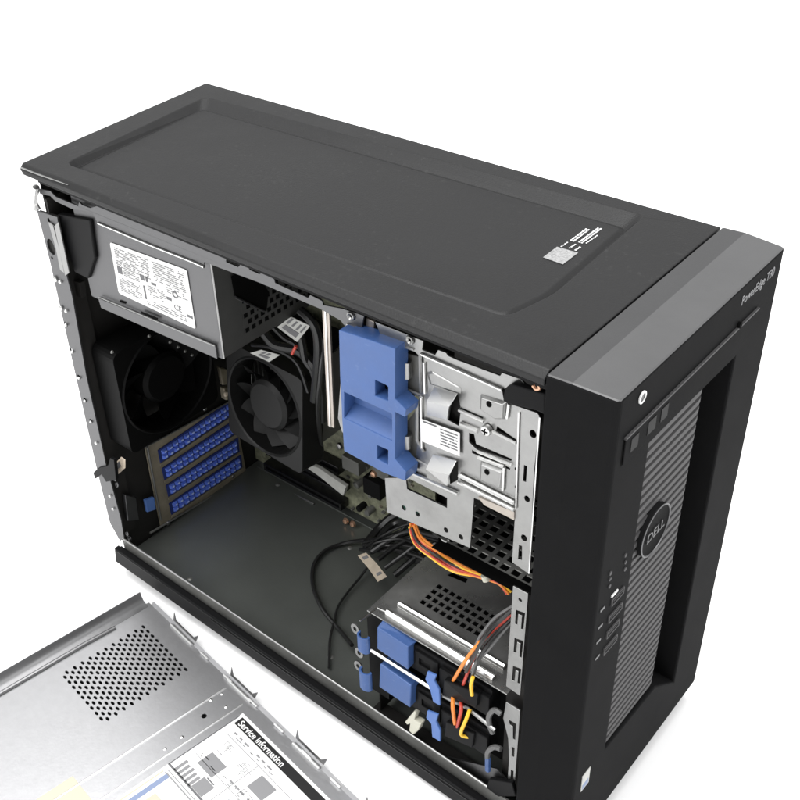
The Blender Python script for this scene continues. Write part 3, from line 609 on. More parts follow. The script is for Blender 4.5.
cc = [('pcb_green', .182, .209, .030, .062, .006), ('black', .150, .168, .055, .072, .012), ('steel_dark', .128, .146, .070, .084, .012), ('steel_dark', .160, .176, .078, .096, .010)]
for m_, x0, x1, z0, z1, d in cc: MB().box(x0, x1, YB - d, YB - .0001, z0, z1).build('chip_block', m_, mb_, bevel=.0006)
MB().box(.190, .200, YB - .0068, YB - .0062, .040, .052).build('chip_die', 'steel_dark', mb_)
cp = MB(); cr = random.Random(5)
for i in range(90):
    x = cr.uniform(.012, .212); z = cr.uniform(.016, .150)
    w = cr.uniform(.0012, .0035); h = cr.uniform(.001, .003); cp.box(x, x + w, YB - cr.uniform(.0015, .004), YB - .0001, z, z + h)
cp.build('small_components', 'steel_dark', mb_)
cq = MB()
for i in range(40):
    x = cr.uniform(.012, .212); z = cr.uniform(.016, .140); cq.box(x, x + .0022, YB - .0022, YB - .0001, z, z + .0012)
cq.build('resistors', 'tan', mb_)
for i in range(12):
    x = cr.uniform(.13, .21); z = cr.uniform(.02, .13)
    MB().lathe((x, YB, z), (0, -1, 0), [(.0030, 0), (.0030, .008), (.0026, .0088), (.0001, .0088)], 16).build('capacitor', 'steel_dark' if i % 2 else 'black', mb_, smooth=True)
# white latch and screws in front of the board
MB().prism([(0.0786, 0.1400, 0.0606), (0.1078, 0.1400, 0.0653), (0.1384, 0.1400, 0.0605), (0.1344, 0.1400, 0.0485), (0.1059, 0.1400, 0.0567)], (0, .004, 0)).build('card_latch', 'paper_dim', mb_, bevel=.0006)
for c, m_ in (((0.1284, 0.1480, 0.0116), 'copper'), ((0.1364, 0.1480, 0.0126), 'copper'), ((0.1346, 0.1400, 0.1016), 'steel'), ((0.1696, 0.1400, 0.0902), 'copper'), ((0.1089, 0.1300, 0.1475), 'steel')):
    MB().lathe(c, (0, -1, .2), [(.0001, .0022), (.0022, .0018), (.0032, 0)], 14).build('board_screw', m_, mb_, smooth=True)
MB().tube([(0.0128, 0.1500, 0.0039), (0.0892, 0.1500, 0.0084)], .0009, 6).build('board_edge_rail', 'steel', mb_)
hd = MB()
for i in range(5): hd.box(.1835 + i * .004, .1855 + i * .004, .150, .158, .215, .228)
hd.build('pin_header', 'tan', mb_)
ag = MB().box(.010, .030, .146, .159, .045, .066).build('port_block', 'steel_dark', mb_, bevel=.0006)

# ================================================================== UPPER DRIVE BAY
cage = thing('drive_bay', 'bright zinc plated sheet steel drive bay in the upper front of the case', 'drive bay')
YP = 0.0100
pl = MB()
op = [(0.3191, 0.0100, 0.3324), (0.3692, 0.0100, 0.3306), (0.3706, 0.0100, 0.3245), (0.3896, 0.0100, 0.3263), (0.3914, 0.0100, 0.3247), (0.3901, 0.0100, 0.2909), (0.3913, 0.0100, 0.2190), (0.3803, 0.0100, 0.2213), (0.3805, 0.0100, 0.2562), (0.3543, 0.0100, 0.2534), (0.3525, 0.0100, 0.2155), (0.2925, 0.0100, 0.2094), (0.2918, 0.0100, 0.2354), (0.3031, 0.0100, 0.2412), (0.3134, 0.0100, 0.2523), (0.3165, 0.0100, 0.2750), (0.3175, 0.0100, 0.3058)]
def hc(c, r, n=10, sy=1.2): return circ(c, r, n=n, sy=sy)
def hq(*p): return list(p)
holes = [hc((0.3618, 0.0100, 0.3194), .0017), hc((0.3621, 0.0100, 0.2755), .0020), hc((0.3881, 0.0100, 0.3128), .0020), hc((0.3796, 0.0100, 0.2863), .0009), hc((0.3802, 0.0100, 0.2746), .0009), hc((0.3871, 0.0100, 0.2702), .0017), hc((0.3868, 0.0100, 0.2428), .0019),
         hc((0.3055, 0.0100, 0.2197), .0016), hc((0.3155, 0.0100, 0.2205), .0016), hc((0.3358, 0.0100, 0.2196), .0016), hc((0.3463, 0.0100, 0.2202), .0016),
         [(0.3075, 0.0100, 0.2419), (0.3104, 0.0100, 0.2442), (0.3364, 0.0100, 0.2438), (0.3364, 0.0100, 0.2365), (0.3081, 0.0100, 0.2355)],
         [(0.3501, 0.0100, 0.2956), (0.3533, 0.0100, 0.2964), (0.3547, 0.0100, 0.2906), (0.3769, 0.0100, 0.2915), (0.3764, 0.0100, 0.2899), (0.3548, 0.0100, 0.2873), (0.3502, 0.0100, 0.2898)],
         [(0.3442, 0.0100, 0.3097), (0.3585, 0.0100, 0.3098), (0.3585, 0.0100, 0.3085), (0.3442, 0.0100, 0.3078)],
         [(0.3671, 0.0100, 0.3080), (0.3792, 0.0100, 0.3048), (0.3787, 0.0100, 0.3033), (0.3666, 0.0100, 0.3046)],
         [(0.3384, 0.0100, 0.3142), (0.3428, 0.0100, 0.3173), (0.3448, 0.0100, 0.3094), (0.3437, 0.0100, 0.2972), (0.3366, 0.0100, 0.2979)],
         [(0.3375, 0.0100, 0.2672), (0.3434, 0.0100, 0.2736), (0.3436, 0.0100, 0.2605), (0.3383, 0.0100, 0.2549)],
         [(0.3841, 0.0100, 0.2912), (0.3859, 0.0100, 0.2914), (0.3859, 0.0100, 0.2809), (0.3841, 0.0100, 0.2807)],
         [(0.3840, 0.0100, 0.2361), (0.3859, 0.0100, 0.2365), (0.3864, 0.0100, 0.2265), (0.3839, 0.0100, 0.2258)],
         [(0.3523, 0.0100, 0.2854), (0.3760, 0.0100, 0.2852), (0.3760, 0.0100, 0.2839), (0.3523, 0.0100, 0.2834)]]
pl.prism(op, (0, .0013, 0), holes)
plate = pl.build('bay_side', 'steel', cage, bevel=.0002)
MB().box(.318, .392, .0145, .0155, .268, .330).build('bay_inner_side', 'inner', cage)
# embossed pads, folds and ribs standing proud of the plate
em = MB()
def pad(pts, h=.0019, ins=.8):
    em = MB(); P = [V(p) for p in pts]; c = sum(P, V((0, 0, 0))) / len(P); Q = [c + (p - c) * ins + V((0, -h, 0)) for p in P]; n_ = len(P)
    em.add(P + Q, [tuple(range(n_, 2 * n_))] + [(i, (i + 1) % n_, n_ + (i + 1) % n_, n_ + i) for i in range(n_)])
    em.build('pressed_pad', 'steel', plate, bevel=.0004)
pad([(0.3569, 0.0099, 0.3235), (0.3724, 0.0099, 0.3254), (0.3723, 0.0099, 0.3149), (0.3670, 0.0099, 0.3124), (0.3566, 0.0099, 0.3147)])
pad([(0.3582, 0.0099, 0.2810), (0.3731, 0.0099, 0.2824), (0.3724, 0.0099, 0.2700), (0.3579, 0.0099, 0.2686)])
pad([(0.3230, 0.0099, 0.3229), (0.3263, 0.0099, 0.3248), (0.3447, 0.0099, 0.3220), (0.3447, 0.0099, 0.3182), (0.3249, 0.0099, 0.3161)], .0006)
for c in ((0.3632, 0.0080, 0.3212), (0.3634, 0.0080, 0.2775)):
    MB().prism(circ(c, .0016, n=12, sy=1.2), (0, -.0002, 0)).build('pad_hole', 'void', plate)
rb = MB()
for a, c, r in (((0.3441, 0.0092, 0.3083), (0.3597, 0.0092, 0.3083), .0010), ((0.3635, 0.0092, 0.3043), (0.3792, 0.0092, 0.3034), .0008), ((0.3560, 0.0092, 0.2870), (0.3776, 0.0092, 0.2884), .0009), ((0.3567, 0.0092, 0.2834), (0.3729, 0.0092, 0.2848), .0011), ((0.3729, 0.0092, 0.2848), (0.3729, 0.0092, 0.2693), .0009), ((0.3455, 0.0092, 0.2999), (0.3562, 0.0092, 0.3003), .0014),
                ((0.3453, 0.0085, 0.2659), (0.3804, 0.0085, 0.2649), .0012), ((0.3447, 0.0085, 0.2607), (0.3806, 0.0085, 0.2602), .0010), ((0.3216, 0.0092, 0.3289), (0.3221, 0.0092, 0.3095), .0009), ((0.3195, 0.0092, 0.3058), (0.3198, 0.0092, 0.2716), .0010), ((0.3740, 0.0092, 0.3253), (0.3733, 0.0092, 0.3163), .0008), ((0.3798, 0.0095, 0.3228), (0.3812, 0.0095, 0.2611), .0006), ((0.3917, 0.0095, 0.3251), (0.3916, 0.0095, 0.2203), .0006), ((0.3129, 0.0088, 0.2506), (0.3446, 0.0088, 0.2519), .0013)):
    rb.tube([a, c], r, 8)
rb.build('folded_ribs', 'steel_bright', plate, smooth=True)
# lower flap and slots
MB().prism([(0.3576, 0.0090, 0.2565), (0.3804, 0.0090, 0.2583), (0.3807, 0.0090, 0.2528), (0.3616, 0.0090, 0.2530)], (0, .001, 0)).build('tan_flap', 'tan', plate)
# spring tabs
def spring(root, p):   # p: top-left, top-right, mid-right, mid-left, low-right, low-left
    s = MB(); s.prism([p[0], p[1], p[2], p[3]], (.0002, .0006, .0002)); s.prism([p[3], p[2], p[4], p[5]], (0, .0008, 0))
    return s.build('spring_tab', 'steel_bright', root, bevel=.0002)
spring(plate, [(0.3286, 0.0085, 0.3165), (0.3432, 0.0085, 0.3184), (0.3434, 0.0015, 0.3144), (0.3294, 0.0015, 0.3120), (0.3389, 0.0060, 0.3014), (0.3258, 0.0060, 0.2987)])
spring(plate, [(0.3279, 0.0085, 0.2718), (0.3432, 0.0085, 0.2745), (0.3438, 0.0015, 0.2697), (0.3284, 0.0015, 0.2661), (0.3392, 0.0060, 0.2567), (0.3256, 0.0060, 0.2554)])
scw = V((0.3621, 0.0095, 0.3041))
so = MB().lathe(scw, (0, -1, 0), [(.0030, 0), (.0032, .0012), (.0026, .0026), (.0010, .0030), (.0001, .0030)], 20).build('bay_screw', 'steel_bright', plate, smooth=True)
MB().box(scw.x - .0018, scw.x + .0018, scw.y - .0033, scw.y - .0029, scw.z - .0003, scw.z + .0003).box(scw.x - .0003, scw.x + .0003, scw.y - .0034, scw.y - .0028, scw.z - .0018, scw.z + .0018).build('screw_cross', 'void', so)
# sticker of the bay
q = [(0.3205, 0.0085, 0.2922), (0.3455, 0.0085, 0.2944), (0.3457, 0.0085, 0.2791), (0.3204, 0.0085, 0.2772)]
bs = MB().prism(q, (0, -.0003, 0)).build('bay_sticker', 'paper', plate); lift = (0, -.0005, 0)
label_rows(q, txt_rows(.50, .95, .10, 6, .13, .05, .9) + [(.04, .40, .04, .10)], lift, 'sticker_print', 'ink', bs)
# upright steel post between the cooler and the blue holder, and the dark opening behind
MB().prism([(0.2489, 0.0120, 0.3332), (0.2541, 0.0120, 0.3338), (0.2518, 0.0120, 0.2521), (0.2470, 0.0120, 0.2514)], (0, .0015, 0)).build('upright_post', 'tan', cage, bevel=.0002)
MB().prism([(0.2511, 0.0118, 0.3335), (0.2521, 0.0118, 0.3338), (0.2496, 0.0118, 0.2520), (0.2487, 0.0118, 0.2519)], (0, -.0004, 0)).build('post_groove', 'steel_bright', cage)
MB().prism([(0.2646, 0.0130, 0.3301), (0.2547, 0.0130, 0.2602), (0.2572, 0.0130, 0.2510), (0.2634, 0.0130, 0.2510)], (0, .001, 0)).build('post_foot', 'steel', cage)
MB().box(.262, .268, .016, .110, .250, .345).build('bay_rear_wall', 'inner', cage)
MB().box(.268, .395, .016, .160, .345, .3462).build('bay_top', 'inner', cage)
for c in ((0.3205, 0.0300, 0.1873), (0.3368, 0.0300, 0.1830)): MB().lathe(c, (-.2, -1, .4), [(.0001, .0024), (.0020, .0020), (.0030, .0006), (.0036, 0)], 16).build('shelf_screw', 'steel_bright', cage, smooth=True)
# perforated shelf under the bay
ps = MB(); ps.perf((.318, .020, .1990), (.076, 0, 0), (0, .090, 0), 10, 12, .66, (0, 0, -.001), rnd=False)
ps.build('perforated_shelf', 'steel_dark', cage)
MB().box(.318, .392, .0200, .110, .1880, .1885).build('shelf_underlay', 'void', cage)
# right part of bay between the holder and the plate: mechanism clips
mc = MB()
mc.prism([(0.3036, 0.0120, 0.3265), (0.3169, 0.0120, 0.3286), (0.3166, 0.0120, 0.3042), (0.3044, 0.0120, 0.3036)], (0, .001, 0)); mc.prism([(0.3023, 0.0120, 0.2741), (0.3165, 0.0120, 0.2976), (0.3176, 0.0120, 0.2659), (0.3031, 0.0120, 0.2457)], (0, .001, 0))
mc.build('inner_bracket', 'steel_dark', cage)
for a, c in (((0.3106, 0.0090, 0.3252), (0.3104, 0.0090, 0.3150)), ((0.3097, 0.0090, 0.2766), (0.3095, 0.0090, 0.2674))): MB().tube([a, c], .0026, 10).build('roller_pin', 'steel', cage, smooth=True)
MB().tube([(0.3193, 0.0090, 0.3343), (0.3197, 0.0090, 0.3092)], .0010, 6).tube([(0.3047, 0.0100, 0.3061), (0.3208, 0.0100, 0.3059)], .0009, 6).tube([(0.3071, 0.0100, 0.2607), (0.3233, 0.0100, 0.2601)], .0009, 6).tube([(0.3169, 0.0090, 0.3008), (0.3166, 0.0090, 0.2757), (0.3213, 0.0090, 0.2697)], .0009, 6).build('bracket_edges', 'steel', cage, smooth=True)
MB().prism([(0.2834, 0.0090, 0.3416), (0.2889, 0.0090, 0.3411), (0.2876, 0.0090, 0.3281), (0.2828, 0.0090, 0.3275)], (0, .002, 0)).build('release_pin', 'tan', cage, bevel=.0004)

# ================================================================== BLUE HOLDER
YH = -0.0020
hold = thing('drive_holder', 'large blue plastic drive holder with two square windows clipped beside the drive bay', 'bracket')
hb = MB()
rec = [(0.2747, -0.0020, 0.2961), (0.3085, -0.0020, 0.2963), (0.3080, -0.0020, 0.2778), (0.2735, -0.0020, 0.2777)]
ho = [(0.2737, -0.0020, 0.3360), (0.2952, -0.0020, 0.3380), (0.3118, -0.0020, 0.3390), (0.3109, -0.0020, 0.3072), (0.3182, -0.0020, 0.3033), (0.3174, -0.0020, 0.2983), (0.3107, -0.0020, 0.2986), (0.3098, -0.0020, 0.2661), (0.3173, -0.0020, 0.2607), (0.3165, -0.0020, 0.2539), (0.3015, -0.0020, 0.2520), (0.2719, -0.0020, 0.2534), (0.2719, -0.0020, 0.2756), (0.2724, -0.0020, 0.3059)]
w1 = [(0.2975, -0.0020, 0.3138), (0.3050, -0.0020, 0.3137), (0.3064, -0.0020, 0.3130), (0.3061, -0.0020, 0.3038), (0.2971, -0.0020, 0.3032)]
w2 = [(0.2971, -0.0020, 0.2698), (0.3050, -0.0020, 0.2701), (0.3046, -0.0020, 0.2593), (0.2967, -0.0020, 0.2597)]
hb.prism(ho, (0, .0110, 0), [rec, w1, w2]); holder = hb.build('holder_body', 'blue', hold, bevel=.0005, seg=2)
rc = [V(p) for p in rec]
bk = [p + V((0, .010, 0)) for p in rc]
MB().prism([p + V((0, .009, 0)) for p in rc], (0, .001, 0)).prism([rc[3] + V((.0003, .0005, .0002)), rc[2] + V((-.0003, .0005, .0002)), rc[2] + V((-.0003, .009, .006)), rc[3] + V((.0003, .009, .006))], (0, 0, -.0006)).build('finger_recess', 'blue', hold)
MB().prism([V(p) + V((0, .0085, 0)) for p in w1], (0, .001, 0)).prism([V(p) + V((0, .0085, 0)) for p in w2], (0, .001, 0)).build('window_backs', 'black', hold)

# ================================================================== LOWER DRIVE CAGE
low_ = thing('drive_cage', 'black steel cage with a perforated top for two drives on the case floor', 'drive cage')
ZC = 0.1200
cx0, cx1, cy0, cy1 = 0.2770, 0.3850, 0.0010, 0.1050
h0 = (.2975, .0290); h1 = (.3475, .0560)
tp = MB()
x_a, x_b, y_a, y_b = .2985, .3465, .0300, .0535
tp.prism([(cx0, cy0 + .004, ZC), (cx1, cy0 + .004, ZC), (cx1, cy1, ZC), (cx0, cy1, ZC)], (0, 0, -.001), [[(x_a, y_a, ZC), (x_b, y_a, ZC), (x_b, y_b, ZC), (x_a, y_b, ZC)], [(0.3002, 0.0667, 0.1200), (0.3113, 0.0684, 0.1200), (0.3130, 0.0638, 0.1200), (0.2987, 0.0620, 0.1200)]])
tp.perf((x_a, y_a, ZC), (x_b - x_a, 0, 0), (0, y_b - y_a, 0), 9, 4, .66, (0, 0, -.001), rnd=False)
ctop = tp.build('cage_top', 'cage_top', low_)
MB().box(x_a - .002, x_b + .002, y_a - .002, y_b + .002, .1120, .1124).build('top_backing', 'void', low_)
MB().box(cx0, cx0 + .001, cy0 + .012, cy1, .012, ZC - .0012).box(cx0, cx1, cy1 - .001, cy1, .012, ZC - .0012).build('cage_walls', 'inner', low_)
MB().tube([(0.2908, 0.0208, 0.1215), (0.3317, 0.0206, 0.1215), (0.3733, 0.0201, 0.1215)], .0021, 8).build('top_bead', 'steel_bright', ctop, smooth=True)
MB().tube([(0.2887, 0.0110, 0.1210), (0.3319, 0.0100, 0.1210), (0.3727, 0.0094, 0.1210)], .0021, 8).build('front_bead', 'steel_bright', ctop, smooth=True)
MB().tube([(0.2794, -0.0050, 0.1200), (0.2809, 0.0104, 0.1200), (0.2876, 0.0113, 0.1200)], .0006, 6).build('corner_edge', 'steel', ctop)
MB().prism([(.2725, .0095, .036), (.2890, .0095, .036), (.2890, .0095, .1185), (.2830, .0095, .1185), (.2725, .0095, .1060)], (0, .0012, 0)).build('latch_plate', 'fan_black', low_)
def ear(c): 
    c = V(c); e = MB(); e.prism(circ(c, .0036, n=16, sy=1.3), (0, .001, 0), [circ(c, .0016, n=8, sy=1.3)]); return e.build('cage_ear', 'steel', low_)
ear((0.2643, 0.0060, 0.0927)); ear((0.2666, 0.0060, 0.0707)); ear((0.2650, 0.0060, 0.0562))
MB().box(.2790, .3840, .0150, .0160, .040, .118).build('cage_inner_side', 'void', low_)
# silver rails under each tray
MB().tube([(0.2818, 0.0015, 0.0885), (0.3312, 0.0015, 0.0880)], .0013, 8).build('tray_rail', 'steel_bright', low_, smooth=True)
MB().tube([(0.3369, 0.0035, 0.0845), (0.3585, 0.0035, 0.0878), (0.3789, 0.0035, 0.0830)], .0014, 8).build('tray_rail', 'steel', low_, smooth=True)
MB().box(.272, .384, .012, .020, .008, .012).build('cage_foot', 'inner', low_)

def tray(label, blue_q, blue_top, tab_l, tab_r, z0, z1):
    t = thing('drive_tray', label, 'drive tray', group='blue handled drive trays in the lower cage')
    MB().box(.2900, .3740, .0060, .1000, z0, z1).build('drive_body', 'black', t, bevel=.001)
    q = [V(p) for p in blue_q]
    b_ = MB(); b_.prism(q, (0, .009, 0)); o = b_.build('tray_grip', 'blue', t, bevel=.0008)
    if blue_top: MB().prism([V(p) for p in blue_top], (0, .0, -.0012)).build('grip_top', 'blue', t, bevel=.0003)
    tl = [V(p) for p in tab_l]
    c0 = (tl[0] + tl[1]) / 2; hz = (tl[0].z + tl[1].z) / 2 - (tl[2].z + tl[3].z) / 2; w_ = (tl[1].x - tl[0].x) / 2
    arc = [c0 + V((w_ * math.cos(a), w_ * .7 * math.sin(a), 0)) for a in [math.radians(k) for k in range(-215, 36, 18)]]
    arc2 = [c0 + V((w_ * .68 * math.cos(a), w_ * .45 * math.sin(a), 0)) for a in [math.radians(k) for k in range(35, -216, -18)]]
    arc = [p + V((0, .0, 0)) for p in arc]
    MB().prism(arc + arc2, (0, 0, -hz)).build('left_latch', 'blue', t, bevel=.0003, ang=50)
    tr_ = [V(p) for p in tab_r]; MB().prism(tr_, (0, .0018, 0)).build('right_latch', 'blue_light', t, bevel=.0005)
    # plastic detail of the tray: black sockets right of the grip
    xr = q[1].x
    d_ = MB().prism(rxz(.0045, xr + .002, xr + .020, z0 + .004, z1 - .003), (0, .002, 0), [rxz(.0045, xr + .005, xr + .014, z0 + .010, z1 - .008)])
    d_.build('tray_socket', 'black', t, bevel=.0003)
    MB().box(xr + .022, .3740, .0030, .0065, z0 + .003, z1 - .004).build('connector_block', 'black', t, bevel=.0006)
    return t
tray('upper drive tray with a tall blue grip and black drive behind it',
     [(0.2892, 0.0000, 0.1159), (0.3144, 0.0000, 0.1157), (0.3140, 0.0000, 0.0938), (0.2884, 0.0000, 0.0955)],
     [(0.2897, 0.0000, 0.1171), (0.3144, 0.0000, 0.1157), (0.3162, 0.0090, 0.1164), (0.2895, 0.0090, 0.1194)],
     [(0.2714, 0.0010, 0.0971), (0.2811, 0.0010, 0.1019), (0.2813, 0.0010, 0.0886), (0.2715, 0.0010, 0.0816)],
     [(0.3293, 0.0000, 0.1032), (0.3363, 0.0000, 0.1046), (0.3348, 0.0000, 0.0987), (0.3387, 0.0000, 0.0931), (0.3395, 0.0000, 0.0783), (0.3339, 0.0000, 0.0779), (0.3316, 0.0000, 0.0877), (0.3277, 0.0000, 0.0953)], .0890, .1130)
tray('lower drive tray with a short blue grip under the silver rail',
     [(0.2904, 0.0000, 0.0824), (0.3162, 0.0000, 0.0799), (0.3150, 0.0000, 0.0570), (0.2886, 0.0000, 0.0580)], None,
     [(0.2713, 0.0010, 0.0614), (0.2813, 0.0010, 0.0678), (0.2796, 0.0010, 0.0502), (0.2713, 0.0010, 0.0449)],
     [(0.3291, 0.0000, 0.0651), (0.3379, 0.0000, 0.0681), (0.3363, 0.0000, 0.0598), (0.3396, 0.0000, 0.0533), (0.3396, 0.0000, 0.0420), (0.3331, 0.0000, 0.0418), (0.3323, 0.0000, 0.0545), (0.3282, 0.0000, 0.0573)], .0500, .0745)
# grey spring hooks at the right end of the cage
def hook(pts, m):
    return MB().tube(spline(pts, 5), .0018, 8, flat=1.0).build('spring_hook', m, low_, smooth=True)
hook([(0.3822, 0.0040, 0.1005), (0.3772, 0.0040, 0.1002), (0.3738, 0.0040, 0.0918), (0.3748, 0.0040, 0.0831), (0.3772, 0.0040, 0.0782)], 'greywire')
hook([(0.3836, 0.0040, 0.0678), (0.3785, 0.0040, 0.0654), (0.3742, 0.0040, 0.0568), (0.3746, 0.0040, 0.0469)], 'greywire')
MB().tube([(0.3744, 0.0040, 0.0519), (0.3748, 0.0040, 0.0388)], .0019, 8).build('spring_hook', 'blue', low_, smooth=True)

# --- slotted front strips of the chassis
def strip(q, slots, name='front_strip'):
    s = MB(); s.prism(q, (0, .0012, 0), slots); o = s.build(name, 'steel', case, bevel=.0002); return o
def brk(u): return u
s1 = strip([(0.3842, 0.0060, 0.2087), (0.3939, 0.0060, 0.2087), (0.3933, 0.0060, 0.1237), (0.3834, 0.0060, 0.1251)],
      [[(0.3870, 0.0060, 0.1918), (0.3928, 0.0060, 0.1932), (0.3923, 0.0060, 0.1793), (0.3910, 0.0060, 0.1792), (0.3911, 0.0060, 0.1897), (0.3885, 0.0060, 0.1895), (0.3883, 0.0060, 0.1806), (0.3869, 0.0060, 0.1805)],
       [(0.3872, 0.0060, 0.1692), (0.3928, 0.0060, 0.1706), (0.3925, 0.0060, 0.1563), (0.3912, 0.0060, 0.1562), (0.3913, 0.0060, 0.1671), (0.3889, 0.0060, 0.1671), (0.3888, 0.0060, 0.1578), (0.3871, 0.0060, 0.1574)],
       [(0.3873, 0.0060, 0.1456), (0.3927, 0.0060, 0.1470), (0.3924, 0.0060, 0.1337), (0.3910, 0.0060, 0.1335), (0.3912, 0.0060, 0.1433), (0.3891, 0.0060, 0.1435), (0.3889, 0.0060, 0.1337), (0.3872, 0.0060, 0.1333)],
       circ((0.3892, 0.0060, 0.2010), .0012, n=8)])
s2 = strip([(0.3840, 0.0060, 0.1110), (0.3940, 0.0060, 0.1106), (0.3940, 0.0060, 0.0832), (0.3937, 0.0060, 0.0304), (0.3885, 0.0060, 0.0288), (0.3886, 0.0060, 0.0589), (0.3869, 0.0060, 0.0793), (0.3826, 0.0060, 0.0949)],
      [[(0.3868, 0.0060, 0.0965), (0.3919, 0.0060, 0.0968), (0.3919, 0.0060, 0.0815), (0.3905, 0.0060, 0.0813), (0.3899, 0.0060, 0.0923), (0.3877, 0.0060, 0.0925)], [(0.3901, 0.0060, 0.0732), (0.3919, 0.0060, 0.0737), (0.3920, 0.0060, 0.0649), (0.3902, 0.0060, 0.0643)], [(0.3905, 0.0060, 0.0504), (0.3923, 0.0060, 0.0510), (0.3924, 0.0060, 0.0408), (0.3906, 0.0060, 0.0402)]])
MB().box(.380, .398, .0125, .0135, .022, .200).build('strip_backing', 'inner', case)
MB().prism([(0.3395, 0.0080, 0.0175), (0.3790, 0.0080, 0.0391), (0.3885, 0.0080, 0.0329), (0.3858, 0.0080, 0.0241), (0.3720, 0.0080, 0.0159)], (0, .001, 0)).build('corner_gusset', 'steel_psu', case)
MB().prism([(0.3765, 0.0030, 0.0320), (0.3936, 0.0030, 0.0432), (0.3971, 0.0030, 0.0318), (0.3840, 0.0030, 0.0196), (0.3746, 0.0030, 0.0206)], (0, .003, 0)).build('lower_latch', 'black', case, bevel=.0008)

# ================================================================== CABLES
def cable(name, label, cat, paths, group=None):
    root = thing(name, label, cat, group=group)
    for pts, r, m_, nm in paths: MB().tube(spline(pts, 8), r, 8).build(nm, m_, root, smooth=True)
    return root
cable('black_cable', 'black cable looping over the case floor towards the lower drive cage', 'cable', [
    ([(0.1810, 0.1372, 0.0300), (0.1625, 0.1333, 0.0200), (0.1459, 0.1266, 0.0120), (0.1382, 0.1099, 0.0110), (0.1420, 0.0921, 0.0110), (0.1566, 0.0748, 0.0110), (0.1790, 0.0607, 0.0110), (0.2025, 0.0529, 0.0110), (0.2275, 0.0409, 0.0200)], .0017, 'blackwire', 'cable_sheath'),
    ([(0.1820, 0.1189, 0.0200), (0.1825, 0.1054, 0.0140), (0.1838, 0.0863, 0.0110), (0.1882, 0.0693, 0.0110), (0.1960, 0.0556, 0.0110), (0.2056, 0.0401, 0.0110), (0.2230, 0.0194, 0.0110)], .0010, 'blackwire', 'cable_sheath')])
cbx = []
cr2 = random.Random(4)
for i in range(12):
    q_ = [(0.1705, 0.1276, 0.0200), (0.1878, 0.1329, 0.0350), (0.2042, 0.1409, 0.0450), (0.2232, 0.1449, 0.0550), (0.2532, 0.1433, 0.0650)]
    dy = cr2.uniform(-.018, .014); dz = cr2.uniform(-.010, .016)
    cbx.append(([V(p) + V((cr2.uniform(-.006, .006), dy * (k + .6) / 3 + cr2.uniform(-.003, .003), dz * (k + .5) / 3)) for k, p in enumerate(q_)], cr2.uniform(.0009, .0016), 'blackwire', 'cable_sheath'))
cable('cable_bundle', 'tangle of black cables behind the perforated cage top', 'cable', cbx + [
    ([(0.1994, 0.1064, 0.0400), (0.2046, 0.1252, 0.0450), (0.2159, 0.1389, 0.0500), (0.2461, 0.1375, 0.0600)], .0020, 'blackwire', 'cable_sheath'),
    ([(0.1830, 0.1182, 0.0300), (0.1926, 0.1298, 0.0400), (0.2062, 0.1386, 0.0500), (0.2354, 0.1390, 0.0600)], .0022, 'blackwire', 'cable_sheath'),
    ([(0.2027, 0.1106, 0.0300), (0.2114, 0.1215, 0.0400), (0.2215, 0.1317, 0.0500), (0.2464, 0.1308, 0.0600)], .0018, 'blackwire', 'cable_sheath'),
    ([(0.1804, 0.1264, 0.0300), (0.1791, 0.1410, 0.0350), (0.1856, 0.1513, 0.0400), (0.2138, 0.1483, 0.0600)], .0030, 'blackwire', 'cable_sheath'),
    ([(0.1693, 0.1319, 0.0250), (0.1947, 0.1331, 0.0300), (0.2158, 0.1322, 0.0300), (0.2288, 0.1350, 0.0400)], .0030, 'blackwire', 'cable_sheath'),
    ([(0.1669, 0.1293, 0.0200), (0.1666, 0.1481, 0.0250), (0.1742, 0.1602, 0.0350), (0.1931, 0.1684, 0.0450)], .0040, 'blackwire', 'cable_sheath'),
    ([(0.2073, 0.1171, 0.0200), (0.2141, 0.1280, 0.0300), (0.2216, 0.1379, 0.0400), (0.2335, 0.1482, 0.0500)], .0026, 'blackwire', 'cable_sheath')])
q = [(0.1806, 0.1040, 0.0350), (0.1834, 0.1105, 0.0350), (0.2121, 0.1017, 0.0330), (0.2100, 0.0932, 0.0330)]
qm = [(0.1806, 0.1040, 0.0350), (0.1834, 0.1105, 0.0350), (0.1975, 0.1060, 0.0360), (0.2121, 0.1017, 0.0330), (0.2100, 0.0932, 0.0330), (0.1974, 0.0975, 0.0360)]
ct = MB().prism(qm, (0, 0, .0005)).build('paper_flag', 'cream', None)
tag(ct, 'cream paper flag folded round the black cables on the case floor', 'tag')
label_rows(q, [(.2, .8, .12, .42), (.25, .8, .68, .86)], (0, 0, .0014), 'flag_print', 'ink_light', ct)
mid = [(0.2953, 0.0300, 0.1870), (0.3014, 0.0280, 0.1786), (0.3145, 0.0280, 0.1745), (0.3281, 0.0300, 0.1702), (0.3450, 0.0300, 0.1739), (0.3606, 0.0300, 0.1794), (0.3677, 0.0300, 0.1757)]
def off(p, dx, dz, dy=0): return [V(a) + V((dx, dy, dz)) for a in p]
wr = random.Random(11); wb = []
for kx, (m_, r_) in enumerate((('orange', .0009), ('orange', .0009), ('yellow', .0009), ('red', .0009), ('orange', .0008), ('yellow', .0008), ('red', .0008), ('blackwire', .0009))):
    pp = []
    for ii, p in enumerate(mid):
        sp_ = (0.0022, .0024, .0024, .0022, .0009, .0018, .0022)[ii]; a_ = kx * .785 + ii * .35
        pp.append(V(p) + V((math.cos(a_) * sp_ * .6, math.sin(a_) * sp_, math.sin(a_) * sp_ * .9)))
    wb.append((pp, r_, m_, {'orange': 'orange_wire', 'yellow': 'yellow_wire', 'red': 'red_wire', 'blackwire': 'black_wire'}[m_]))
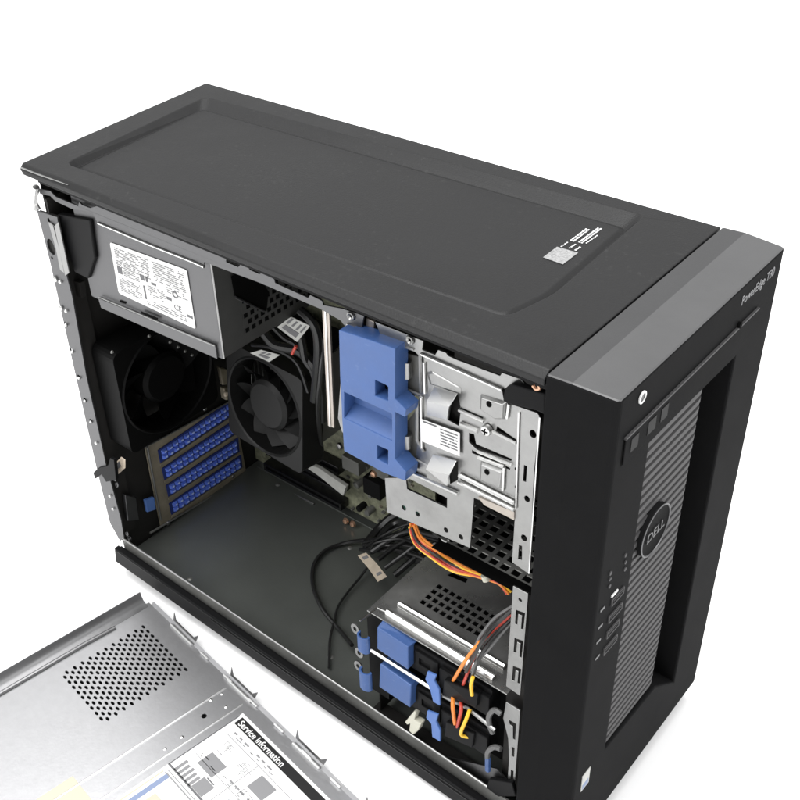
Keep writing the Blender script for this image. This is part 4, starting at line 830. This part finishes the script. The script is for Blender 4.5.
cable('wire_bundle', 'orange, red and yellow wires arching from the upper bay to the front strip', 'wires', wb)
MB().tube([(0.3513, 0.0280, 0.1794), (0.3528, 0.0280, 0.1762)], .0028, 10).build('wire_tie', 'cream_plastic', bpy.data.objects['wire_bundle'], smooth=True)
w = [(0.3813, 0.0120, 0.1862), (0.3724, 0.0080, 0.1723), (0.3692, -0.0020, 0.1655), (0.3633, -0.0030, 0.1486), (0.3579, -0.0030, 0.1333), (0.3500, -0.0010, 0.1112)]
cable('drive_leads', 'grey, orange, red and yellow leads dropping across the lower cage into both trays', 'wires', [
    ([(0.3813, 0.0120, 0.1862), (0.3717, 0.0090, 0.1726), (0.3692, 0.0000, 0.1654), (0.3674, -0.0030, 0.1575)], .0010, 'greywire', 'grey_wire'),
    ([(0.3700, -0.0030, 0.1619), (0.3640, -0.0040, 0.1483), (0.3565, -0.0030, 0.1287), (0.3475, 0.0025, 0.1060)], .0011, 'orange', 'orange_wire'),
    ([(0.3828, 0.0110, 0.1832), (0.3740, 0.0070, 0.1676), (0.3707, -0.0020, 0.1615), (0.3649, -0.0030, 0.1411), (0.3551, 0.0025, 0.1079)], .0010, 'red', 'red_wire'),
    ([(0.3830, 0.0110, 0.1801), (0.3767, 0.0070, 0.1678), (0.3729, -0.0020, 0.1580), (0.3685, -0.0030, 0.1419), (0.3632, -0.0020, 0.1211)], .0011, 'blackwire', 'black_wire'),
    ([(0.3833, 0.0100, 0.1868), (0.3751, 0.0060, 0.1725), (0.3720, -0.0030, 0.1649), (0.3669, -0.0040, 0.1486), (0.3608, -0.0030, 0.1293)], .0011, 'blackwire', 'black_wire'),
    ([(0.3825, 0.0120, 0.1756), (0.3782, 0.0080, 0.1662), (0.3750, 0.0000, 0.1576), (0.3691, -0.0030, 0.1458), (0.3658, -0.0030, 0.1330), (0.3619, 0.0025, 0.1038)], .0010, 'greywire', 'grey_wire'),
    ([(0.3666, -0.0040, 0.1300), (0.3654, -0.0040, 0.1219), (0.3649, -0.0020, 0.1105)], .0012, 'yellow', 'yellow_wire'),
    ([(0.3477, 0.0025, 0.0909), (0.3510, -0.0020, 0.0874), (0.3496, 0.0025, 0.0660)], .0013, 'orange', 'orange_wire'),
    ([(0.3538, 0.0025, 0.0909), (0.3571, -0.0020, 0.0884), (0.3512, 0.0025, 0.0633)], .0012, 'red', 'red_wire'),
    ([(0.3607, 0.0025, 0.0896), (0.3610, -0.0020, 0.0838), (0.3568, -0.0010, 0.0655), (0.3613, 0.0025, 0.0626)], .0012, 'yellow', 'yellow_wire')])
MB().prism([(0.3425, 0.0000, 0.1055), (0.3679, 0.0000, 0.1118), (0.3668, 0.0000, 0.0978), (0.3392, 0.0025, 0.0863)], (0, .004, 0)).build('lead_connector', 'black', bpy.data.objects['drive_leads'], bevel=.0006)
MB().prism([(0.3436, 0.0010, 0.0647), (0.3653, 0.0010, 0.0705), (0.3641, 0.0010, 0.0554), (0.3421, 0.0010, 0.0492)], (0, .004, 0)).build('lead_connector', 'black', bpy.data.objects['drive_leads'], bevel=.0006)
pc = MB().prism([(0.3071, 0.0040, 0.0321), (0.3151, 0.0040, 0.0500), (0.3168, 0.0040, 0.0493), (0.3150, 0.0040, 0.0406), (0.3209, 0.0040, 0.0412), (0.3182, 0.0040, 0.0317), (0.3139, 0.0040, 0.0238), (0.3104, 0.0040, 0.0253), (0.3114, 0.0040, 0.0335), (0.3088, 0.0040, 0.0303)], (0, .005, 0)).build('white_plug', 'cream_plastic', None, bevel=.0006)
tag(pc, 'small off white plug lying below the lower drive tray', 'plug')
cable('supply_leads', 'black power leads hanging behind the cooler beside the power supply', 'cable', [
    ([(0.1234, 0.0800, 0.2378), (0.1352, 0.0800, 0.2298), (0.1544, 0.0850, 0.2288), (0.1652, 0.0900, 0.2112), (0.1560, 0.1000, 0.1615)], .0035, 'blackwire', 'cable_sheath'),
    ([(0.1730, 0.0700, 0.2769), (0.1847, 0.0700, 0.2698), (0.1817, 0.0750, 0.2465), (0.1593, 0.0900, 0.1869)], .0030, 'blackwire', 'cable_sheath'),
    ([(0.1481, 0.0800, 0.2591), (0.1609, 0.0800, 0.2479), (0.1596, 0.0850, 0.2243), (0.1668, 0.0950, 0.2048)], .0030, 'blackwire', 'cable_sheath'),
    ([(0.1305, 0.0800, 0.2470), (0.1428, 0.0820, 0.2375), (0.1520, 0.0840, 0.2334), (0.1615, 0.0880, 0.2133), (0.1613, 0.0920, 0.1867)], .0016, 'blackwire', 'cable_sheath'),
    ([(0.1759, 0.0720, 0.2709), (0.1851, 0.0760, 0.2552), (0.1781, 0.0800, 0.2245), (0.1625, 0.0900, 0.1795), (0.1437, 0.1100, 0.1209)], .0018, 'blackwire', 'cable_sheath'),
    ([(0.0998, 0.0900, 0.2108), (0.1231, 0.0880, 0.2183), (0.1464, 0.0880, 0.2156), (0.1519, 0.0920, 0.1896)], .0014, 'blackwire', 'cable_sheath'),
    ([(0.1684, 0.0680, 0.2482), (0.1661, 0.0680, 0.2441), (0.1639, 0.0680, 0.2400)], .0011, 'red', 'red_wire')])

# ================================================================== SIDE PANEL on the table
pan = thing('side_panel', 'removed galvanised steel side panel lying inner face up on the table', 'case panel')
A = V((0.0500, -0.0100, -0.0078)); E1 = V((0.2456, -0.0336, 0)).normalized(); E2 = V((-0.02, -0.1335, 0)).normalized()
E2 = V((E1.y, -E1.x, 0)) * 0.985 + V((-.06, 0, 0)) * 0.4; E2.normalize()
def L(u, w, h=0.0): return A + E1 * u + E2 * w + V((0, 0, h))
PL, PWD = 0.405, 0.330
def loc(p):
    d = V(p) - A; det = E1.x * E2.y - E1.y * E2.x
    return ((d.x * E2.y - d.y * E2.x) / det, (E1.x * d.y - E1.y * d.x) / det)
o0 = loc((0.0639, -0.0291, -0.0078)); o1 = loc((0.1299, -0.0365, -0.0078)); o2 = loc((0.0555, -0.1028, -0.0078))
u0, u1 = o0[0], o1[0]; w0 = (o0[1] + o1[1]) / 2; w1 = o2[1]
hs = loc((0.1693, -0.0597, -0.0078))
b = MB()
b.prism([L(0, 0), L(PL, 0), L(PL, PWD), L(0, PWD)], (0, 0, -.0012), [[L(u0, w0), L(u1, w0), L(u1, w1), L(u0, w1)], circ(L(*hs), .0021, (1, 0, 0), (0, 1, 0), 14)])
b.perf(L(u0, w0), E1 * (u1 - u0), E2 * (w1 - w0), 10, 22, .68, (0, 0, -.0012), stagger=True)
sheet = b.build('sheet', 'panel', pan)
MB().prism([L(u0 - .004, w0 - .004, -.0020), L(u1 + .004, w0 - .004, -.0020), L(u1 + .004, w1 + .004, -.0020), L(u0 - .004, w1 + .004, -.0020)], (0, 0, -.0003)).prism(circ(L(hs[0], hs[1], -.0020), .004, (1, 0, 0), (0, 1, 0), 12), (0, 0, -.0003)).build('vent_backing', 'void', pan)
# rear flange with rolled lip
lip = MB(); N = 24
prof_ = [(0.004, 0.0), (0.000, .0008), (-.003, .0030), (-.0048, .0065), (-.0052, .0095), (-.0060, .0095), (-.0058, .0060), (-.0040, .0020), (-.0008, -.0008)]
vs = [L(a, w_, h) for w_ in (.003, PWD) for a, h in prof_]; k = len(prof_)
lip.add(vs, [(i, (i + 1) % k, k + (i + 1) % k, k + i) for i in range(k)] + [tuple(range(k)), tuple(range(k, 2 * k))])
lip.build('rear_lip', 'panel_edge', pan, smooth=True)
MB().tube([L(.006, .035, .0006), L(.005, .06, .0012), L(.005, .10, .0012), L(.005, PWD, .0012)], .0016, 8).build('lip_bead', 'panel_edge', pan, smooth=True)
# flange beside the case with hooked tabs
ef = MB()
ef.prism([L(.004, 0, 0), L(PL, 0, 0), L(PL, -.0022, .0030), L(.004, -.0022, .0030)], (0, -.0004, -.0008))
ef.build('long_flange', 'panel', pan, bevel=.0002)
def tab(ua, ub, name):
    T = MB(); h1_, out = .0085, -.0035
    def Q(u, t): return L(u, -.0022 + out * t * .4, .0030 + h1_ * t)
    T.prism([Q(ua, 0), Q(ub, 0), Q(ub + .003, 1), Q(ub - .0035, .22), Q(ua + .0035, .22), Q(ua + .001, 1.0)], (0, .0006, 0))
    return T.build('hook_tab', 'panel_edge', pan)
for pa, pb2 in (((0.0833, -0.0115, -0.0040), (0.1143, -0.0163, -0.0040)), ((0.1595, -0.0220, -0.0040), (0.1896, -0.0256, -0.0040)), ((0.2368, -0.0329, -0.0040), (0.2673, -0.0371, -0.0040)), ((0.3096, -0.0421, -0.0040), (0.3362, -0.0453, -0.0040))):
    tab(loc(pa)[0], loc(pb2)[0], 'hook_tab')
    ua, ub = loc(pa)[0], loc(pb2)[0]
    MB().tube([L(ua + .001, .0010, .0010), L(ub - .001, .0010, .0010)], .0012, 8).build('tab_fold', 'steel_bright', pan, smooth=True)
for i in range(9):
    u = loc((0.1235, -0.0206, -0.0040))[0] + i * .031
    MB().tube([L(u, .0005, .0016), L(u + .010, .0005, .0016)], .0008, 6).build('flange_bead', 'steel_bright', pan, smooth=True)
# cross beads and rivets
cb = loc((0.1604, -0.0483, -0.0078))[0]
MB().tube([L(cb, .006, .0001), L(cb, PWD - .01, .0001)], .0009, 6).tube([L(cb + .021, .006, .0001), L(cb + .021, PWD - .01, .0001)], .0007, 6).build('cross_beads', 'steel_bright', sheet, smooth=True)
rv = MB()
for p in ((0.1651, -0.0375, -0.0078), (0.1761, -0.0439, -0.0078), (0.1703, -0.0823, -0.0078), (0.1684, -0.0968, -0.0078), (0.1627, -0.0465, -0.0078)):
    u_, w_ = loc(p); rv.lathe(L(u_, w_, 0), (0, 0, 1), [(.0001, .0006), (.0009, .0005), (.0014, 0)], 10)
rv.build('rivets', 'steel_bright', sheet, smooth=True)
# service label
l0 = loc((0.1900, -0.0401, -0.0075)); l1 = loc((0.1726, -0.1023, -0.0075))
LU0, LW0 = l0[0], l0[1] ; LW1 = LW0 + .260
LQ = [L(LU0, LW0, .0001), L(LU0 + .200, LW0, .0001), L(LU0 + .200, LW1, .0001), L(LU0, LW1, .0001)]
sl_ = MB().prism(LQ, (0, 0, .0002)).build('service_label', 'paper', pan)
part_label(sl_, 'large white service label with grey diagrams and a black title strip')
def lab_r(name, m_, rects, lift=.0003, hgt=.00012, par=sl_):
    b_ = MB()
    for (a0, a1, c0, c1) in rects: b_.prism([L(LU0 + a0, LW0 + c0, lift), L(LU0 + a1, LW0 + c0, lift), L(LU0 + a1, LW0 + c1, lift), L(LU0 + a0, LW0 + c1, lift)], (0, 0, hgt))
    return b_.build(name, m_, par)
lab_r('title_strip', 'ink_black', [(.003, .199, .0025, .0100)])
to = L(LU0 + .0055, LW0 + .0088, .00046)
text('Service Information', 'title_text', .0072, tuple(to), tuple(E1), tuple(-E2), 'paper', sl_, .0001, 'LEFT', .00012, .88)
W1 = l1[1] - LW0
dl = random.Random(9); fine = []
for (a0, a1, c0, c1) in ((.034, .050, .022, .034), (.052, .072, .037, .047), (.075, .092, .040, .060), (.098, .116, .022, .040), (.013, .024, .022, .033)):
    for i in range(7):
        a = dl.uniform(a0, a1 - .005); c = dl.uniform(c0, c1); fine += [(a, a + dl.uniform(.002, .006), c, c + .0003), (a, a + .0003, c, min(c1, c + dl.uniform(.002, .006)))]
for i in range(60):
    a = dl.uniform(.008, .185); c = dl.choice((.0165, .0415, .0435, .0665)); fine.append((a, a + dl.uniform(.001, .004), c, c + .0006))
lab_r('line_drawings', 'ink_light', fine)
lab_r('grey_pictures', 'ink_light', [(.013, .030, .036, .049), (.026, .038, .052, .063), (.052, .068, .022, .035), (.052, .074, .050, .056), (.075, .092, .026, .036), (.080, .110, .046, .066), (.120, .150, .020, .050)])
lr = random.Random(3); rr_ = []
for i in range(5): rr_.append((.006 + i * .0042, .0085 + i * .0042, .052 + lr.uniform(0, .004), .064))
for (a, c) in ((.010, .014), (.036, .014), (.040, .040), (.060, .040), (.090, .016), (.070, .070)):
    for j in range(3): rr_.append((a + j * .006, a + j * .006 + lr.uniform(.003, .0052), c, c + .0013))
for r_ in rr_: lab_r('label_text', 'ink_light', [r_])
lab_r('dark_divider', 'ink', [(.0, .1990, W1 - .0008, W1 + .0008), (.0, .0009, .003, W1), (.028, .036, .0505, .0515), (.040, .060, .064, .068)])
gl = []
for c in (.019, .045, .069): gl.append((.006, .190, c, c + .0004))
for a in (.044, .094, .140): gl.append((a, a + .0004, .019, W1 - .002))
lab_r('label_frames', 'ink_light', gl)
lab_r('blue_heading', 'ink_blue', [(.006, .010, W1 + .006, W1 + .040), (.030, .045, W1 + .014, W1 + .018)])
lab_r('yellow_heading', 'ink_yellow', [(.002, .0032, W1 + .006, W1 + .075), (.014, .040, W1 + .020, W1 + .060)])
lab_r('thin_lines', 'ink_light', [(.004, .060, W1 + .003, W1 + .0036), (.004, .060, W1 + .0055, W1 + .0060), (.046, .0466, W1 + .008, W1 + .06)])
ynote = loc((0.1367, -0.1648, -0.0078))
MB().prism([L(ynote[0] - .004, ynote[1] - .012, .00015), L(ynote[0] + .03, ynote[1] - .012, .00015), L(ynote[0] + .03, ynote[1] + .018, .00015), L(ynote[0] - .004, ynote[1] + .018, .00015)], (0, 0, .0002)).build('yellow_note', 'ink_yellow', pan)

# ================================================================== LIGHT
wd = bpy.data.worlds.new('World'); scene.world = wd; wd.use_nodes = True
wd.node_tree.nodes['Background'].inputs['Color'].default_value = (1, 1, 1, 1)
wd.node_tree.nodes['Background'].inputs['Strength'].default_value = 0.9
def area(name, loc_, target, sx, sy, power):
    l = bpy.data.lights.new(name, 'AREA'); l.shape = 'RECTANGLE'; l.size = sx; l.size_y = sy; l.energy = power
    o = bpy.data.objects.new(name, l); COL.objects.link(o); o.location = loc_
    o.rotation_euler = (V(target) - V(loc_)).to_track_quat('-Z', 'Y').to_euler()
    return o
area('softbox_overhead', (0.1, -0.1, 1.9), (0.2, 0.05, 0.0), 1.6, 1.4, 46)
area('added_fill_front', (-0.35, -1.45, 1.45), (0.15, -0.05, 0.05), 1.2, 1.0, 21)  # fill light added to whiten the table and brighten the open interior
area('softbox_right', (1.75, 0.35, 1.35), (0.3, 0.1, 0.2), 1.2, 1.0, 17)

# ================================================================== CAMERA
cam = bpy.data.cameras.new('camera'); co = bpy.data.objects.new('camera', cam); COL.objects.link(co)
rows_ = [[0.760981, -0.349128, 0.546825, 0.606418], [0.64742, 0.463086, -0.605309, -0.358573], [-0.041897, 0.814654, 0.578433, 0.642365]]
co.matrix_world = Matrix([rows_[0], rows_[1], rows_[2], [0, 0, 0, 1]])
cam.sensor_width = 36; cam.sensor_fit = 'HORIZONTAL'; cam.lens = 48.941; cam.shift_x = 0.05386; cam.shift_y = -0.01253
cam.clip_start = 0.01; cam.clip_end = 60
scene.camera = co
scene.view_settings.view_transform = 'Standard'; scene.view_settings.look = 'None'; scene.view_settings.exposure = 0; scene.view_settings.gamma = 1
scene.cycles.max_bounces = 8
